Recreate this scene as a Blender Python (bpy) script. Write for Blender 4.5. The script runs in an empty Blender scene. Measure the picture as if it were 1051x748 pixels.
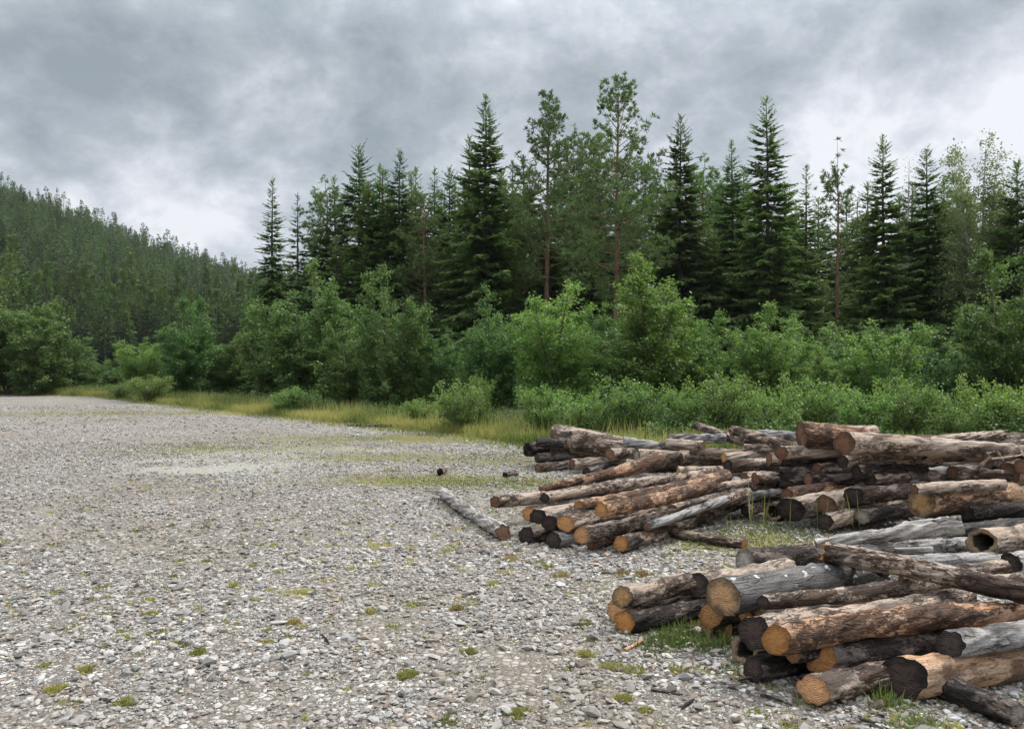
import bpy, math, random
import numpy as np
from mathutils import Vector, Matrix
R = math.radians
scene = bpy.context.scene
col = scene.collection

# ------------------------------------------------------------------ camera
CAMH, F, CX, HY = 1.6, 809.0, 525.5, 378.0      # eye height and the photograph's focal length / horizon row
cam_data = bpy.data.cameras.new('camera')
cam = bpy.data.objects.new('camera', cam_data)
col.objects.link(cam)
cam.location = (0, 0, CAMH)
cam.rotation_euler = (R(90 + 0.28), 0, 0)
cam_data.sensor_width = 36.0
cam_data.lens = F / 1051.0 * 36.0
cam_data.clip_start = 0.05
cam_data.clip_end = 12000
scene.camera = cam

# ------------------------------------------------------------------ sky and sun
SUN_EL, SUN_AZ = 52.0, 62.0        # azimuth from north (+Y) towards east (+X)
world = bpy.data.worlds.new('World')
scene.world = world
world.use_nodes = True
wn, wl = world.node_tree.nodes, world.node_tree.links
wn.clear()


def N(t, typ, **kw):
    n = t.nodes.new(typ)
    for k, v in kw.items():
        setattr(n, k, v)
    return n


def setin(t, sock, v):
    if hasattr(v, 'is_linked') or isinstance(v, bpy.types.NodeSocket):
        t.links.new(v, sock)
    else:
        sock.default_value = v


def math_(t, op, a, b=None, c=None, clamp=False):
    n = N(t, 'ShaderNodeMath', operation=op, use_clamp=clamp)
    setin(t, n.inputs[0], a)
    if b is not None:
        setin(t, n.inputs[1], b)
    if c is not None:
        setin(t, n.inputs[2], c)
    return n.outputs[0]


def vmath(t, op, a, b=None):
    n = N(t, 'ShaderNodeVectorMath', operation=op)
    setin(t, n.inputs[0], a)
    if b is not None:
        setin(t, n.inputs[1], b)
    return n.outputs['Value'] if op in ('LENGTH', 'DOT_PRODUCT', 'DISTANCE') else n.outputs[0]


def mixc(t, fac, a, b, blend='MIX'):
    n = N(t, 'ShaderNodeMix', data_type='RGBA', blend_type=blend)
    setin(t, n.inputs[0], fac)
    for s, v in ((n.inputs[6], a), (n.inputs[7], b)):
        if isinstance(v, (tuple, list)) and len(v) == 3:
            v = (*v, 1)
        setin(t, s, v)
    return n.outputs[2]


def noise(t, vec, scale, detail=4, rough=0.55, dist=0.0, dim='3D', w=None):
    n = N(t, 'ShaderNodeTexNoise', noise_dimensions=dim)
    if vec is not None:
        t.links.new(vec, n.inputs['Vector'])
    n.inputs['Scale'].default_value = scale
    n.inputs['Detail'].default_value = detail
    n.inputs['Roughness'].default_value = rough
    n.inputs['Distortion'].default_value = dist
    if w is not None:
        setin(t, n.inputs['W'], w)
    return n.outputs[0]


def ramp(t, fac, stops):
    n = N(t, 'ShaderNodeValToRGB')
    t.links.new(fac, n.inputs[0])
    e = n.color_ramp.elements
    while len(e) < len(stops):
        e.new(0.5)
    for el, (p, c) in zip(e, stops):
        el.position = p
        el.color = (c, c, c, 1) if isinstance(c, (int, float)) else (*c, 1)
    return n.outputs[0]


def maprange(t, v, a, b, c=0.0, d=1.0, smooth=False):
    n = N(t, 'ShaderNodeMapRange')
    if smooth:
        n.interpolation_type = 'SMOOTHSTEP'
    t.links.new(v, n.inputs[0])
    for i, x in enumerate((a, b, c, d)):
        n.inputs[i + 1].default_value = x
    return n.outputs[0]


wt = world.node_tree
sky = N(wt, 'ShaderNodeTexSky', sky_type='NISHITA', sun_disc=False)
sky.sun_elevation = R(SUN_EL)
sky.sun_rotation = R(SUN_AZ)
tc = N(wt, 'ShaderNodeTexCoord')
sep = N(wt, 'ShaderNodeSeparateXYZ')
wl.new(tc.outputs['Generated'], sep.inputs[0])
zc = math_(wt, 'ADD', math_(wt, 'MAXIMUM', sep.outputs[2], 0.0), 0.60)
comb = N(wt, 'ShaderNodeCombineXYZ')
wl.new(math_(wt, 'DIVIDE', sep.outputs[0], zc), comb.inputs[0])
wl.new(math_(wt, 'DIVIDE', sep.outputs[1], zc), comb.inputs[1])
cv = comb.outputs[0]
n_big = noise(wt, vmath(wt, 'ADD', cv, (3.1, 7.7, 0)), 1.9, 3, 0.5, 0.25)
n_mid = noise(wt, vmath(wt, 'ADD', cv, (1.3, 2.2, 4)), 4.6, 6, 0.6, 0.2)
n_fin = noise(wt, vmath(wt, 'ADD', cv, (8.3, 5.2, 2)), 12.0, 6, 0.62, 0.2)
dens = math_(wt, 'ADD', math_(wt, 'MULTIPLY', n_big, 0.34),
             math_(wt, 'ADD', math_(wt, 'MULTIPLY', n_mid, 0.42), math_(wt, 'MULTIPLY', n_fin, 0.24)))


def lobe(dx, dz, sharp, amp):
    """a thicker (amp < 0) or thinner bank of cloud round one compass direction"""
    v = Vector((dx, 1.0, dz)).normalized()
    d = vmath(wt, 'DOT_PRODUCT', tc.outputs['Generated'], tuple(v))
    e = math_(wt, 'POWER', math_(wt, 'MAXIMUM', d, 0.0), sharp)
    return math_(wt, 'MULTIPLY', e, amp)


for a in ((-0.57, 0.37, 220, -0.08), (-0.12, 0.26, 130, -0.07), (-0.36, 0.25, 200, -0.05), (-0.36, 0.42, 200, 0.05), (0.28, 0.30, 130, -0.03), (0.60, 0.45, 120, -0.07), (-0.28, 0.44, 90, -0.03), (-0.05, 0.33, 200, -0.05),
          (0.0, 0.37, 260, 0.03), (0.62, 0.33, 300, 0.10), (-0.30, 0.38, 260, 0.03), (-0.38, 0.19, 400, 0.09), (0.0, 0.20, 400, 0.06), (0.42, 0.22, 300, 0.08), (0.25, 0.44, 200, 0.05)):
    dens = math_(wt, 'ADD', dens, lobe(*a))
dens = math_(wt, 'ADD', math_(wt, 'MULTIPLY', math_(wt, 'SUBTRACT', dens, 0.5), 1.75), 0.512)
cloud = ramp(wt, dens, [(0.30, (2.3, 2.65, 2.95)), (0.42, (3.3, 3.65, 3.95)), (0.50, (4.4, 4.7, 5.1)),
                        (0.57, (5.7, 5.85, 6.3)), (0.66, (7.4, 7.45, 7.7))])
# an overcast sky is about twice as bright overhead as near the horizon
lift = math_(wt, 'ADD', 1.0, math_(wt, 'MULTIPLY', math_(wt, 'MAXIMUM', math_(wt, 'SUBTRACT', sep.outputs[2], 0.36), 0.0), 5.2))
cl = N(wt, 'ShaderNodeVectorMath', operation='SCALE')
wl.new(cloud, cl.inputs[0])
wl.new(lift, cl.inputs[3])
skymix = mixc(wt, 0.93, sky.outputs[0], cl.outputs[0])
bg = N(wt, 'ShaderNodeBackground')
bg.inputs['Strength'].default_value = 0.095
wl.new(skymix, bg.inputs[0])
wo = N(wt, 'ShaderNodeOutputWorld')
wl.new(bg.outputs[0], wo.inputs[0])

sd = bpy.data.lights.new('sun', 'SUN')
sd.energy = 3.0
sd.angle = R(10)
sd.color = (1.0, 0.955, 0.89)
sun = bpy.data.objects.new('sun', sd)
col.objects.link(sun)
sdir = Vector((math.sin(R(SUN_AZ)) * math.cos(R(SUN_EL)), math.cos(R(SUN_AZ)) * math.cos(R(SUN_EL)), math.sin(R(SUN_EL))))
sun.rotation_euler = sdir.to_track_quat('Z', 'Y').to_euler()

scene.view_settings.view_transform = 'Standard'
scene.view_settings.look = 'None'
scene.view_settings.exposure = 0.4
scene.view_settings.gamma = 1.0
scene.render.engine = 'CYCLES'

# ------------------------------------------------------------------ helpers


def P(px, py, z):
    """the point at height z seen at that place of the photograph"""
    D = (CAMH - z) * F / (py - HY)
    return Vector(((px - CX) * D / F, D, z))


def np_mesh(name, verts, faces, mats=(), smooth=False, fattr=None, vattr=None, uv=None, midx=None):
    me = bpy.data.meshes.new(name)
    verts = np.asarray(verts, dtype=np.float32)
    faces = np.asarray(faces, dtype=np.int32)
    k = faces.shape[1]
    me.vertices.add(len(verts))
    me.vertices.foreach_set('co', verts.ravel())
    me.loops.add(faces.size)
    me.loops.foreach_set('vertex_index', faces.ravel())
    me.polygons.add(len(faces))
    me.polygons.foreach_set('loop_start', np.arange(0, faces.size, k, dtype=np.int32))
    for n, a in (fattr or {}).items():
        a = np.asarray(a, dtype=np.float32)
        if a.ndim == 2:
            at = me.attributes.new(n, 'FLOAT_COLOR', 'FACE')
            at.data.foreach_set('color', np.c_[a, np.ones(len(a), np.float32)].astype(np.float32).ravel())
        else:
            me.attributes.new(n, 'FLOAT', 'FACE').data.foreach_set('value', a)
    for n, a in (vattr or {}).items():
        a = np.asarray(a, dtype=np.float32)
        if a.ndim == 2:
            at = me.attributes.new(n, 'FLOAT_VECTOR', 'POINT')
            at.data.foreach_set('vector', a.ravel())
        else:
            me.attributes.new(n, 'FLOAT', 'POINT').data.foreach_set('value', a)
    me.polygons.foreach_set('use_smooth', np.full(len(faces), smooth, dtype=bool))
    for m in mats:
        me.materials.append(m)
    if midx is not None:
        me.polygons.foreach_set('material_index', np.asarray(midx, dtype=np.int32))
    me.update(calc_edges=True)
    return me


def link(name, me, parent=None, loc=None):
    o = bpy.data.objects.new(name, me)
    col.objects.link(o)
    if parent is not None:
        o.parent = parent
    if loc is not None:
        o.location = loc
    return o


def tag(o, label=None, cat=None, group=None, kind=None):
    if label:
        assert 4 <= len(label.split()) <= 16, label
        o['label'] = label
    if cat:
        o['category'] = cat
    if group:
        o['group'] = group
    if kind:
        o['kind'] = kind
    return o


def thing(name, label, cat, loc=(0, 0, 0), rz=0.0, group=None):
    o = bpy.data.objects.new(name, None)
    o.empty_display_size = 0.2
    col.objects.link(o)
    o.location = loc
    o.rotation_euler = (0, 0, rz)
    return tag(o, label, cat, group)


def unit(v):
    return v / np.maximum(np.linalg.norm(v, axis=-1, keepdims=True), 1e-9)


def kites(C, d, s, l, w):
    """one four-cornered blade per row: root C, direction d, side s"""
    l = np.asarray(l)[:, None]
    w = np.asarray(w)[:, None]
    v = np.stack([C, C + d * l * 0.45 + s * w * 0.5, C + d * l, C + d * l * 0.45 - s * w * 0.5], axis=1)
    n = len(C)
    return v.reshape(-1, 3), np.arange(n * 4).reshape(n, 4)


def tube(pts, rad, seg=7):
    pts = np.asarray(pts, float)
    rad = np.asarray(rad, float)
    n = len(pts)
    tan = unit(np.gradient(pts, axis=0))
    ref = np.array([0.0, 1.0, 0.0]) if abs(tan[0][2]) > 0.9 else np.array([0, 0, 1.0])
    a = unit(np.cross(tan, ref))
    b = np.cross(tan, a)
    th = np.linspace(0, 2 * np.pi, seg, endpoint=False)
    v = pts[:, None] + rad[:, None, None] * (np.cos(th)[None, :, None] * a[:, None] + np.sin(th)[None, :, None] * b[:, None])
    f = []
    for i in range(n - 1):
        for j in range(seg):
            k = (j + 1) % seg
            f.append((i * seg + j, i * seg + k, (i + 1) * seg + k, (i + 1) * seg + j))
    return v.reshape(-1, 3), np.array(f)


def join(parts):
    V, Fc, o = [], [], 0
    for v, f in parts:
        V.append(v)
        Fc.append(f + o)
        o += len(v)
    return np.concatenate(V), np.concatenate(Fc)


def smooth_noise(x, y, seed, scale=1.0, octaves=3):
    """cheap 2-D noise in about -1..1 from random plane waves"""
    r = np.random.RandomState(seed)
    out = 0
    amp = 1.0
    tot = 0
    for o in range(octaves):
        for k in range(5):
            a = r.rand() * 6.283
            fq = scale * (2 ** o) * (0.6 + 0.8 * r.rand())
            out = out + amp * np.sin((x * math.cos(a) + y * math.sin(a)) * fq * 6.283 + r.rand() * 6.283)
            tot += amp
        amp *= 0.55
    return out / tot * 2.0


def new_mat(name):
    m = bpy.data.materials.new(name)
    m.use_nodes = True
    t = m.node_tree
    t.nodes.clear()
    out = N(t, 'ShaderNodeOutputMaterial')
    return m, t, out


def principled(t, out, color, rough=0.8, bump=None, spec=0.3, strength=0.5, distance=0.01):
    b = N(t, 'ShaderNodeBsdfPrincipled')
    setin(t, b.inputs['Base Color'], (*color, 1) if isinstance(color, tuple) else color)
    setin(t, b.inputs['Roughness'], rough)
    b.inputs['Specular IOR Level'].default_value = spec
    if bump is not None:
        bn = N(t, 'ShaderNodeBump')
        bn.inputs['Strength'].default_value = strength
        bn.inputs['Distance'].default_value = distance
        t.links.new(bump, bn.inputs['Height'])
        t.links.new(bn.outputs[0], b.inputs['Normal'])
    t.links.new(b.outputs[0], out.inputs[0])
    return b


# ------------------------------------------------------------------ materials: foliage
def leaf_mat(name, c_lo, c_hi, trans=0.35, rough=0.55, vary=0.25, spec=0.35):
    m, t, out = new_mat(name)
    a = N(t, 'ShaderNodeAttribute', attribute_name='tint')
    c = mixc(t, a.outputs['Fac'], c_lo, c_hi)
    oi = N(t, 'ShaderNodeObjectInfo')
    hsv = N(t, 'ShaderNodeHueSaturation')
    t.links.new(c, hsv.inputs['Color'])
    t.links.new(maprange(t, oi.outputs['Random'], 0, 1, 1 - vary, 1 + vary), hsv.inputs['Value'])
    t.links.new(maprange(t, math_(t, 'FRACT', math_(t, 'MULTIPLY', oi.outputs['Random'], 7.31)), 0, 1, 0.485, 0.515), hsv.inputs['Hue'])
    b = N(t, 'ShaderNodeBsdfPrincipled')
    t.links.new(hsv.outputs[0], b.inputs['Base Color'])
    b.inputs['Roughness'].default_value = rough
    b.inputs['Specular IOR Level'].default_value = spec
    if trans > 0:
        tr = N(t, 'ShaderNodeBsdfTranslucent')
        br = N(t, 'ShaderNodeBrightContrast')
        hs2 = N(t, 'ShaderNodeHueSaturation')
        t.links.new(hsv.outputs[0], hs2.inputs['Color'])
        hs2.inputs['Value'].default_value = 1.5
        hs2.inputs['Saturation'].default_value = 1.1
        t.links.new(hs2.outputs[0], tr.inputs[0])
        mx = N(t, 'ShaderNodeMixShader')
        mx.inputs[0].default_value = trans
        t.links.new(b.outputs[0], mx.inputs[1])
        t.links.new(tr.outputs[0], mx.inputs[2])
        t.links.new(mx.outputs[0], out.inputs[0])
    else:
        t.links.new(b.outputs[0], out.inputs[0])
    return m


M = {}
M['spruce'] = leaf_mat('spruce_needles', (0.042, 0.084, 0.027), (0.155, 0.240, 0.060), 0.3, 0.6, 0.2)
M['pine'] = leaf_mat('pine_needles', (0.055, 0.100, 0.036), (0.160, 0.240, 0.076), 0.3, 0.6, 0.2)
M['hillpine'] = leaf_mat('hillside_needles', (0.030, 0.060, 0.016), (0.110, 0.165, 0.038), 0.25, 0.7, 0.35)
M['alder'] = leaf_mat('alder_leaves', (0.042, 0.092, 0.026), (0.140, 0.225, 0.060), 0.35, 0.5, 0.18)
M['birch'] = leaf_mat('birch_leaves', (0.062, 0.122, 0.028), (0.205, 0.305, 0.074), 0.4, 0.5, 0.12)
M['willow'] = leaf_mat('willow_leaves', (0.062, 0.118, 0.030), (0.195, 0.285, 0.072), 0.4, 0.5, 0.12)
M['birchtop'] = leaf_mat('tall_birch_leaves', (0.10, 0.14, 0.05), (0.20, 0.25, 0.10), 0.4, 0.5, 0.05)
M['grass'] = leaf_mat('grass_blades', (0.080, 0.130, 0.030), (0.330, 0.330, 0.110), 0.35, 0.6, 0.05)
M['freshgrass'] = leaf_mat('fresh_grass', (0.050, 0.080, 0.018), (0.150, 0.185, 0.055), 0.35, 0.6, 0.1)
M['moss'] = leaf_mat('moss_tufts', (0.130, 0.145, 0.040), (0.380, 0.370, 0.110), 0.25, 0.7, 0.2)
M['drytuft'] = leaf_mat('dried_weeds', (0.20, 0.15, 0.06), (0.42, 0.36, 0.16), 0.25, 0.7, 0.1)
M['herb'] = leaf_mat('undergrowth_leaves', (0.035, 0.075, 0.020), (0.150, 0.220, 0.060), 0.35, 0.5, 0.1)


def bark_simple(name, c0, c1, scale=8.0):
    m, t, out = new_mat(name)
    tcn = N(t, 'ShaderNodeTexCoord')
    mp = N(t, 'ShaderNodeMapping')
    mp.inputs['Scale'].default_value = (1, 1, 0.25)
    t.links.new(tcn.outputs['Object'], mp.inputs[0])
    n1 = noise(t, mp.outputs[0], scale, 6, 0.65)
    principled(t, out, mixc(t, maprange(t, n1, 0.35, 0.65), c0, c1), 0.9, n1, 0.2, 0.6, 0.03)
    return m


M['sprucebark'] = bark_simple('spruce_bark', (0.05, 0.038, 0.03), (0.13, 0.105, 0.085))
M['pinebark'] = bark_simple('pine_bark', (0.105, 0.066, 0.046), (0.24, 0.155, 0.105))
M['birchbark'] = bark_simple('birch_bark', (0.12, 0.11, 0.10), (0.50, 0.48, 0.45), 5)
M['stem'] = bark_simple('bush_stems', (0.07, 0.055, 0.04), (0.16, 0.13, 0.10))


# ------------------------------------------------------------------ materials: logs
def log_mat(name, wood, streak, bark, patch, cover, crack=0.5, rough=0.8, spots=None, bumpd=0.013):
    """wood: bare wood, streak: grey weathering along the grain, bark: thin flakes left on it, patch: dark stained areas"""
    m, t, out = new_mat(name)
    tcn = N(t, 'ShaderNodeTexCoord')
    oi = N(t, 'ShaderNodeObjectInfo')
    off = N(t, 'ShaderNodeCombineXYZ')
    t.links.new(math_(t, 'MULTIPLY', oi.outputs['Random'], 83.0), off.inputs[0])
    t.links.new(math_(t, 'MULTIPLY', oi.outputs['Random'], 31.0), off.inputs[1])
    v0 = vmath(t, 'ADD', tcn.outputs['Object'], off.outputs[0])

    def st(sx, syz):
        mp = N(t, 'ShaderNodeMapping')
        mp.inputs['Scale'].default_value = (sx, syz, syz)
        t.links.new(v0, mp.inputs[0])
        return mp.outputs[0]
    grain = noise(t, st(3.0, 55), 1.0, 6, 0.62, 0.6)
    streaks = noise(t, st(1.6, 16), 1.0, 4, 0.6, 0.3)
    flake = noise(t, st(20, 42), 1.0, 7, 0.72, 0.9)
    broad = noise(t, st(2.6, 5.5), 1.0, 3, 0.55, 0.4)
    pat = noise(t, vmath(t, 'ADD', st(3.6, 8), (9, 3, 1)), 1.0, 5, 0.6, 0.5)
    c = mixc(t, maprange(t, streaks, 0.35, 0.65), wood, streak)
    c = mixc(t, maprange(t, grain, 0.38, 0.60, 0.75, 0.0), c, tuple(x * 0.35 for x in wood))
    # flakes of bark where the slow noise allows them
    thr = math_(t, 'ADD', math_(t, 'MULTIPLY', flake, 0.5), math_(t, 'MULTIPLY', broad, 0.5))
    fl = maprange(t, thr, 0.5 + (0.5 - cover) * 0.28 - 0.012, 0.5 + (0.5 - cover) * 0.28 + 0.018)
    barkc = mixc(t, maprange(t, noise(t, st(30, 60), 1.0, 4, 0.7), 0.35, 0.65), bark, tuple(x * 0.42 for x in bark))
    c = mixc(t, fl, c, barkc)
    dk = maprange(t, pat, 0.52, 0.60)
    c = mixc(t, math_(t, 'MULTIPLY', dk, 0.8), c, patch)
    speck = noise(t, st(60, 110), 1.0, 3, 0.6)
    c = mixc(t, maprange(t, speck, 0.54, 0.66, 0.0, 0.6), c, tuple(x * 0.3 for x in bark))
    cr = N(t, 'ShaderNodeTexVoronoi', feature='DISTANCE_TO_EDGE')
    t.links.new(vmath(t, 'ADD', st(3.5, 30), (0.3, 0.7, 0)), cr.inputs['Vector'])
    cr.inputs['Scale'].default_value = 1.0
    crk = maprange(t, cr.outputs[0], 0.0, 0.055, 1.0, 0.0)
    crk = math_(t, 'MULTIPLY', crk, maprange(t, broad, 0.48, 0.6))
    c = mixc(t, math_(t, 'MULTIPLY', crk, crack), c, (0.012, 0.009, 0.007))
    if spots:
        sp = noise(t, st(16, 22), 1.0, 2, 0.5)
        s2 = noise(t, st(2, 4), 1.0, 1, 0.5)
        c = mixc(t, math_(t, 'MULTIPLY', maprange(t, sp, 0.655, 0.68), maprange(t, s2, 0.45, 0.5)), c, spots)
    h = math_(t, 'ADD', math_(t, 'MULTIPLY', fl, 0.8), math_(t, 'ADD', math_(t, 'MULTIPLY', grain, 0.6), math_(t, 'MULTIPLY', flake, 0.7)))
    h = math_(t, 'SUBTRACT', h, math_(t, 'MULTIPLY', crk, 1.2))
    principled(t, out, c, rough, h, 0.25, 0.9, bumpd)
    return m


M['log_flaky'] = log_mat('weathered_flaky_bark', (0.472, 0.354, 0.2596), (0.414, 0.3565, 0.3105), (0.1224, 0.0756, 0.0504), (0.0315, 0.0224, 0.0189), 0.50)
M['log_pale'] = log_mat('pale_weathered_wood', (0.4956, 0.3658, 0.2655), (0.46, 0.3967, 0.3392), (0.1512, 0.1008, 0.0684), (0.0595, 0.0434, 0.035), 0.30)
M['log_silver'] = log_mat('silver_grey_wood', (0.4248, 0.3953, 0.3658), (0.345, 0.3392, 0.3335), (0.1224, 0.108, 0.0972), (0.049, 0.0434, 0.0406), 0.20, 0.8)
M['log_bleached'] = log_mat('bleached_bare_wood', (0.52, 0.48, 0.43), (0.42, 0.40, 0.37), (0.26, 0.22, 0.19), (0.16, 0.14, 0.125), 0.15, 0.9)
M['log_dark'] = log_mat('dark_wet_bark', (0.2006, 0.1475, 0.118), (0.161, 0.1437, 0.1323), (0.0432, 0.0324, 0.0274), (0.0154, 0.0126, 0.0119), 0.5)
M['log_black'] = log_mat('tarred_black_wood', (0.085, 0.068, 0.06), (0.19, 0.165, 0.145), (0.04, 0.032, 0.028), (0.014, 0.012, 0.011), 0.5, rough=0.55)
M['log_tan'] = log_mat('peeled_tan_wood', (0.59, 0.3422, 0.1829), (0.46, 0.345, 0.2587), (0.1728, 0.0972, 0.0576), (0.084, 0.0525, 0.035), 0.30, 0.6)
M['log_red'] = log_mat('red_brown_bark', (0.5428, 0.295, 0.1593), (0.414, 0.3105, 0.23), (0.144, 0.0792, 0.049), (0.035, 0.0231, 0.0189), 0.50)
M['log_grey'] = log_mat('smooth_grey_stained_wood', (0.155, 0.145, 0.135), (0.21, 0.20, 0.19), (0.13, 0.115, 0.10), (0.05, 0.047, 0.046), 0.12, 0.25, spots=(0.7, 0.7, 0.68))


def cut_mat(name, inner, outer, dark=0.0, stain=0.4, ringc=0.6):
    m, t, out = new_mat(name)
    uv = N(t, 'ShaderNodeAttribute', attribute_name='disc')
    v = uv.outputs['Vector']
    oi = N(t, 'ShaderNodeObjectInfo')
    rr = vmath(t, 'LENGTH', v)
    nz = noise(t, vmath(t, 'ADD', v, oi.outputs['Random']), 18, 4, 0.6)
    rad = N(t, 'ShaderNodeAttribute', attribute_name='rad').outputs['Fac']
    rn = math_(t, 'ADD', rr, math_(t, 'MULTIPLY', nz, 0.012))
    rings = math_(t, 'SINE', math_(t, 'MULTIPLY', rn, 620.0))
    saw = noise(t, vmath(t, 'MULTIPLY', v, (12, 260, 1)), 1.0, 2, 0.5)
    c = mixc(t, maprange(t, math_(t, 'ADD', rad, math_(t, 'MULTIPLY', math_(t, 'SUBTRACT', nz, 0.5), 0.8)), 0.45, 0.85), inner, outer)
    c = mixc(t, maprange(t, rings, -0.6, 1.0, 0.0, ringc * 0.38), c, tuple(x * 0.4 for x in inner))
    c = mixc(t, maprange(t, saw, 0.5, 0.7, 0.0, 0.4), c, tuple(x * 0.35 for x in outer))
    st = noise(t, vmath(t, 'ADD', v, (3, 1, 7)), 9, 4, 0.6)
    c = mixc(t, maprange(t, st, 0.48, 0.62, 0.0, stain), c, tuple(x * 0.25 for x in outer))
    # drying cracks: dark spokes
    sp = N(t, 'ShaderNodeSeparateXYZ')
    t.links.new(v, sp.inputs[0])
    ang = math_(t, 'ARCTAN2', sp.outputs[1], sp.outputs[0])
    an = noise(t, None, 1.6, 2, 0.6, dim='1D', w=math_(t, 'ADD', math_(t, 'ABSOLUTE', math_(t, 'MULTIPLY', ang, 2.5)), math_(t, 'MULTIPLY', oi.outputs['Random'], 60)))
    crk = math_(t, 'MULTIPLY', maprange(t, an, 0.68, 0.76, 0.0, 0.4), maprange(t, rad, 0.95, 0.3, 1, 0.2))
    c = mixc(t, crk, c, tuple(x * 0.12 for x in outer))
    c = mixc(t, maprange(t, rad, 0.93, 0.99, 0, 0.85), c, tuple(x * 0.18 for x in outer))
    hv = N(t, 'ShaderNodeHueSaturation')
    t.links.new(c, hv.inputs['Color'])
    t.links.new(maprange(t, oi.outputs['Random'], 0, 1, 0.7, 1.2), hv.inputs['Value'])
    t.links.new(maprange(t, math_(t, 'FRACT', math_(t, 'MULTIPLY', oi.outputs['Random'], 9.7)), 0, 1, 0.9, 1.1), hv.inputs['Saturation'])
    c = hv.outputs[0]
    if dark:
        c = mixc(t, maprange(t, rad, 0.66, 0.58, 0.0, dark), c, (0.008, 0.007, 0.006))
    principled(t, out, c, 0.85, math_(t, 'ADD', rings, math_(t, 'MULTIPLY', nz, 6)), 0.2, 0.5, 0.002)
    return m


M['cut_orange'] = cut_mat('orange_sawn_wood', (0.52, 0.27, 0.105), (0.36, 0.17, 0.065), 0, 0.45)
M['cut_amber'] = cut_mat('old_amber_sawn_wood', (0.46, 0.27, 0.12), (0.20, 0.135, 0.078), 0, 0.7)
M['cut_brown'] = cut_mat('brown_weathered_sawn_wood', (0.21, 0.115, 0.07), (0.13, 0.075, 0.05), 0, 0.6)
M['cut_grey'] = cut_mat('grey_weathered_sawn_wood', (0.34, 0.30, 0.25), (0.17, 0.14, 0.115), 0, 0.6)
M['cut_black'] = cut_mat('blackened_sawn_wood', (0.060, 0.042, 0.034), (0.028, 0.022, 0.020), 0, 0.8, 0.1)
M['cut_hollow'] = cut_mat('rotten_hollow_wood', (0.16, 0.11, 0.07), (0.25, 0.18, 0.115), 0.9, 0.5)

# ------------------------------------------------------------------ ground
EX = np.array([-120, -60, -32, -22.7, -15.5, -9.8, -6.2, -3.35, -1.6, 0.3, 2.5, 5, 9, 30, 120], float)
EY = np.array([60, 54, 50, 44.5, 35.5, 28.8, 24.6, 21.6, 19.6, 16.9, 15.2, 13.6, 12.6, 12.0, 12.0], float)


def edge_y(x):
    return np.interp(x, EX, EY)


def gpx(px, py):
    D = CAMH * F / (py - HY)
    return ((px - CX) * D / F, D)


PATCH_MOSS = [(*gpx(440, 492), 1.8, 1.0, 1.0), (*gpx(525, 496), 1.6, 0.8, 1.1), (*gpx(420, 470), 3.0, 1.2, 0.6), (*gpx(230, 460), 2.6, 1.3, 0.65),
              (*gpx(520, 470), 2.0, 1.5, 0.5), (*gpx(640, 600), 0.7, 0.5, 0.35), (*gpx(800, 552), 1.0, 0.8, 0.9), (*gpx(705, 655), 0.5, 0.32, 1.6),
              (*gpx(400, 450), 3.5, 1.5, 0.8), (*gpx(560, 470), 1.5, 1.5, 0.4), (*gpx(770, 560), 0.9, 0.5, 0.9), (*gpx(760, 690), 0.25, 0.25, 0.6), (*gpx(140, 424), 6, 2.5, 0.4)]
PATCH_SAND = [(*gpx(215, 477), 2.1, 1.5, 1.2), (*gpx(275, 466), 1.8, 1.3, 0.8), (*gpx(360, 462), 2.4, 1.2, 0.6), (*gpx(60, 505), 1.6, 0.8, 0.45)]


def patches(x, y, lst, seed, soft=0.9):
    o = np.zeros_like(x)
    for cx, cy, a, b, s in lst:
        o = np.maximum(o, s * np.exp(-(((x - cx) / a) ** 2 + ((y - cy) / b) ** 2) * 1.4))
    o = o * (1.0 + soft * smooth_noise(x, y, seed, 0.55, 4))
    if lst is PATCH_MOSS:                # thin moss creeps in from the grassy side
        near = np.clip(1 - (edge_y(x) - y) / 9.0, 0, 1)
        o = o + np.clip(smooth_noise(x, y, 33, 0.30, 4) - 0.45 + 0.75 * near, 0, 1) * (0.35 + 0.5 * near)
    return np.clip(o, 0, 1.3)


def gravel_mask(x, y):
    e = edge_y(x) + 0.55 * smooth_noise(x, y, 5, 0.22, 3)
    return np.clip((e - y) / 0.8 + 0.5, 0, 1)


def height(x, y):
    h = 0.012 * smooth_noise(x, y, 11, 0.35, 4) * np.clip((y + 2) / 4, 0, 1)
    e = y - edge_y(x)
    h = h + 0.10 * smooth_noise(x, y, 12, 0.12, 3) * np.clip(e / 3, 0, 1)
    return h


def spaced(lo, hi, step, far, n):
    mid = np.arange(lo, hi + step / 2, step)
    g = np.geomspace(step, far, n)
    return np.concatenate([lo - g[::-1], mid, hi + g])


gx = spaced(-26, 16, 0.22, 6000, 34)
gy = spaced(1.0, 48, 0.22, 6000, 34)
GX, GY = np.meshgrid(gx, gy)
far_w = np.clip(1 - (np.hypot(GX, GY) - 150) / 100, 0, 1)
GZ = height(GX, GY) * far_w
nx, ny = len(gx), len(gy)
idx = np.arange(nx * ny).reshape(ny, nx)
gf = np.stack([idx[:-1, :-1], idx[:-1, 1:], idx[1:, 1:], idx[1:, :-1]], -1).reshape(-1, 4)

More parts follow.
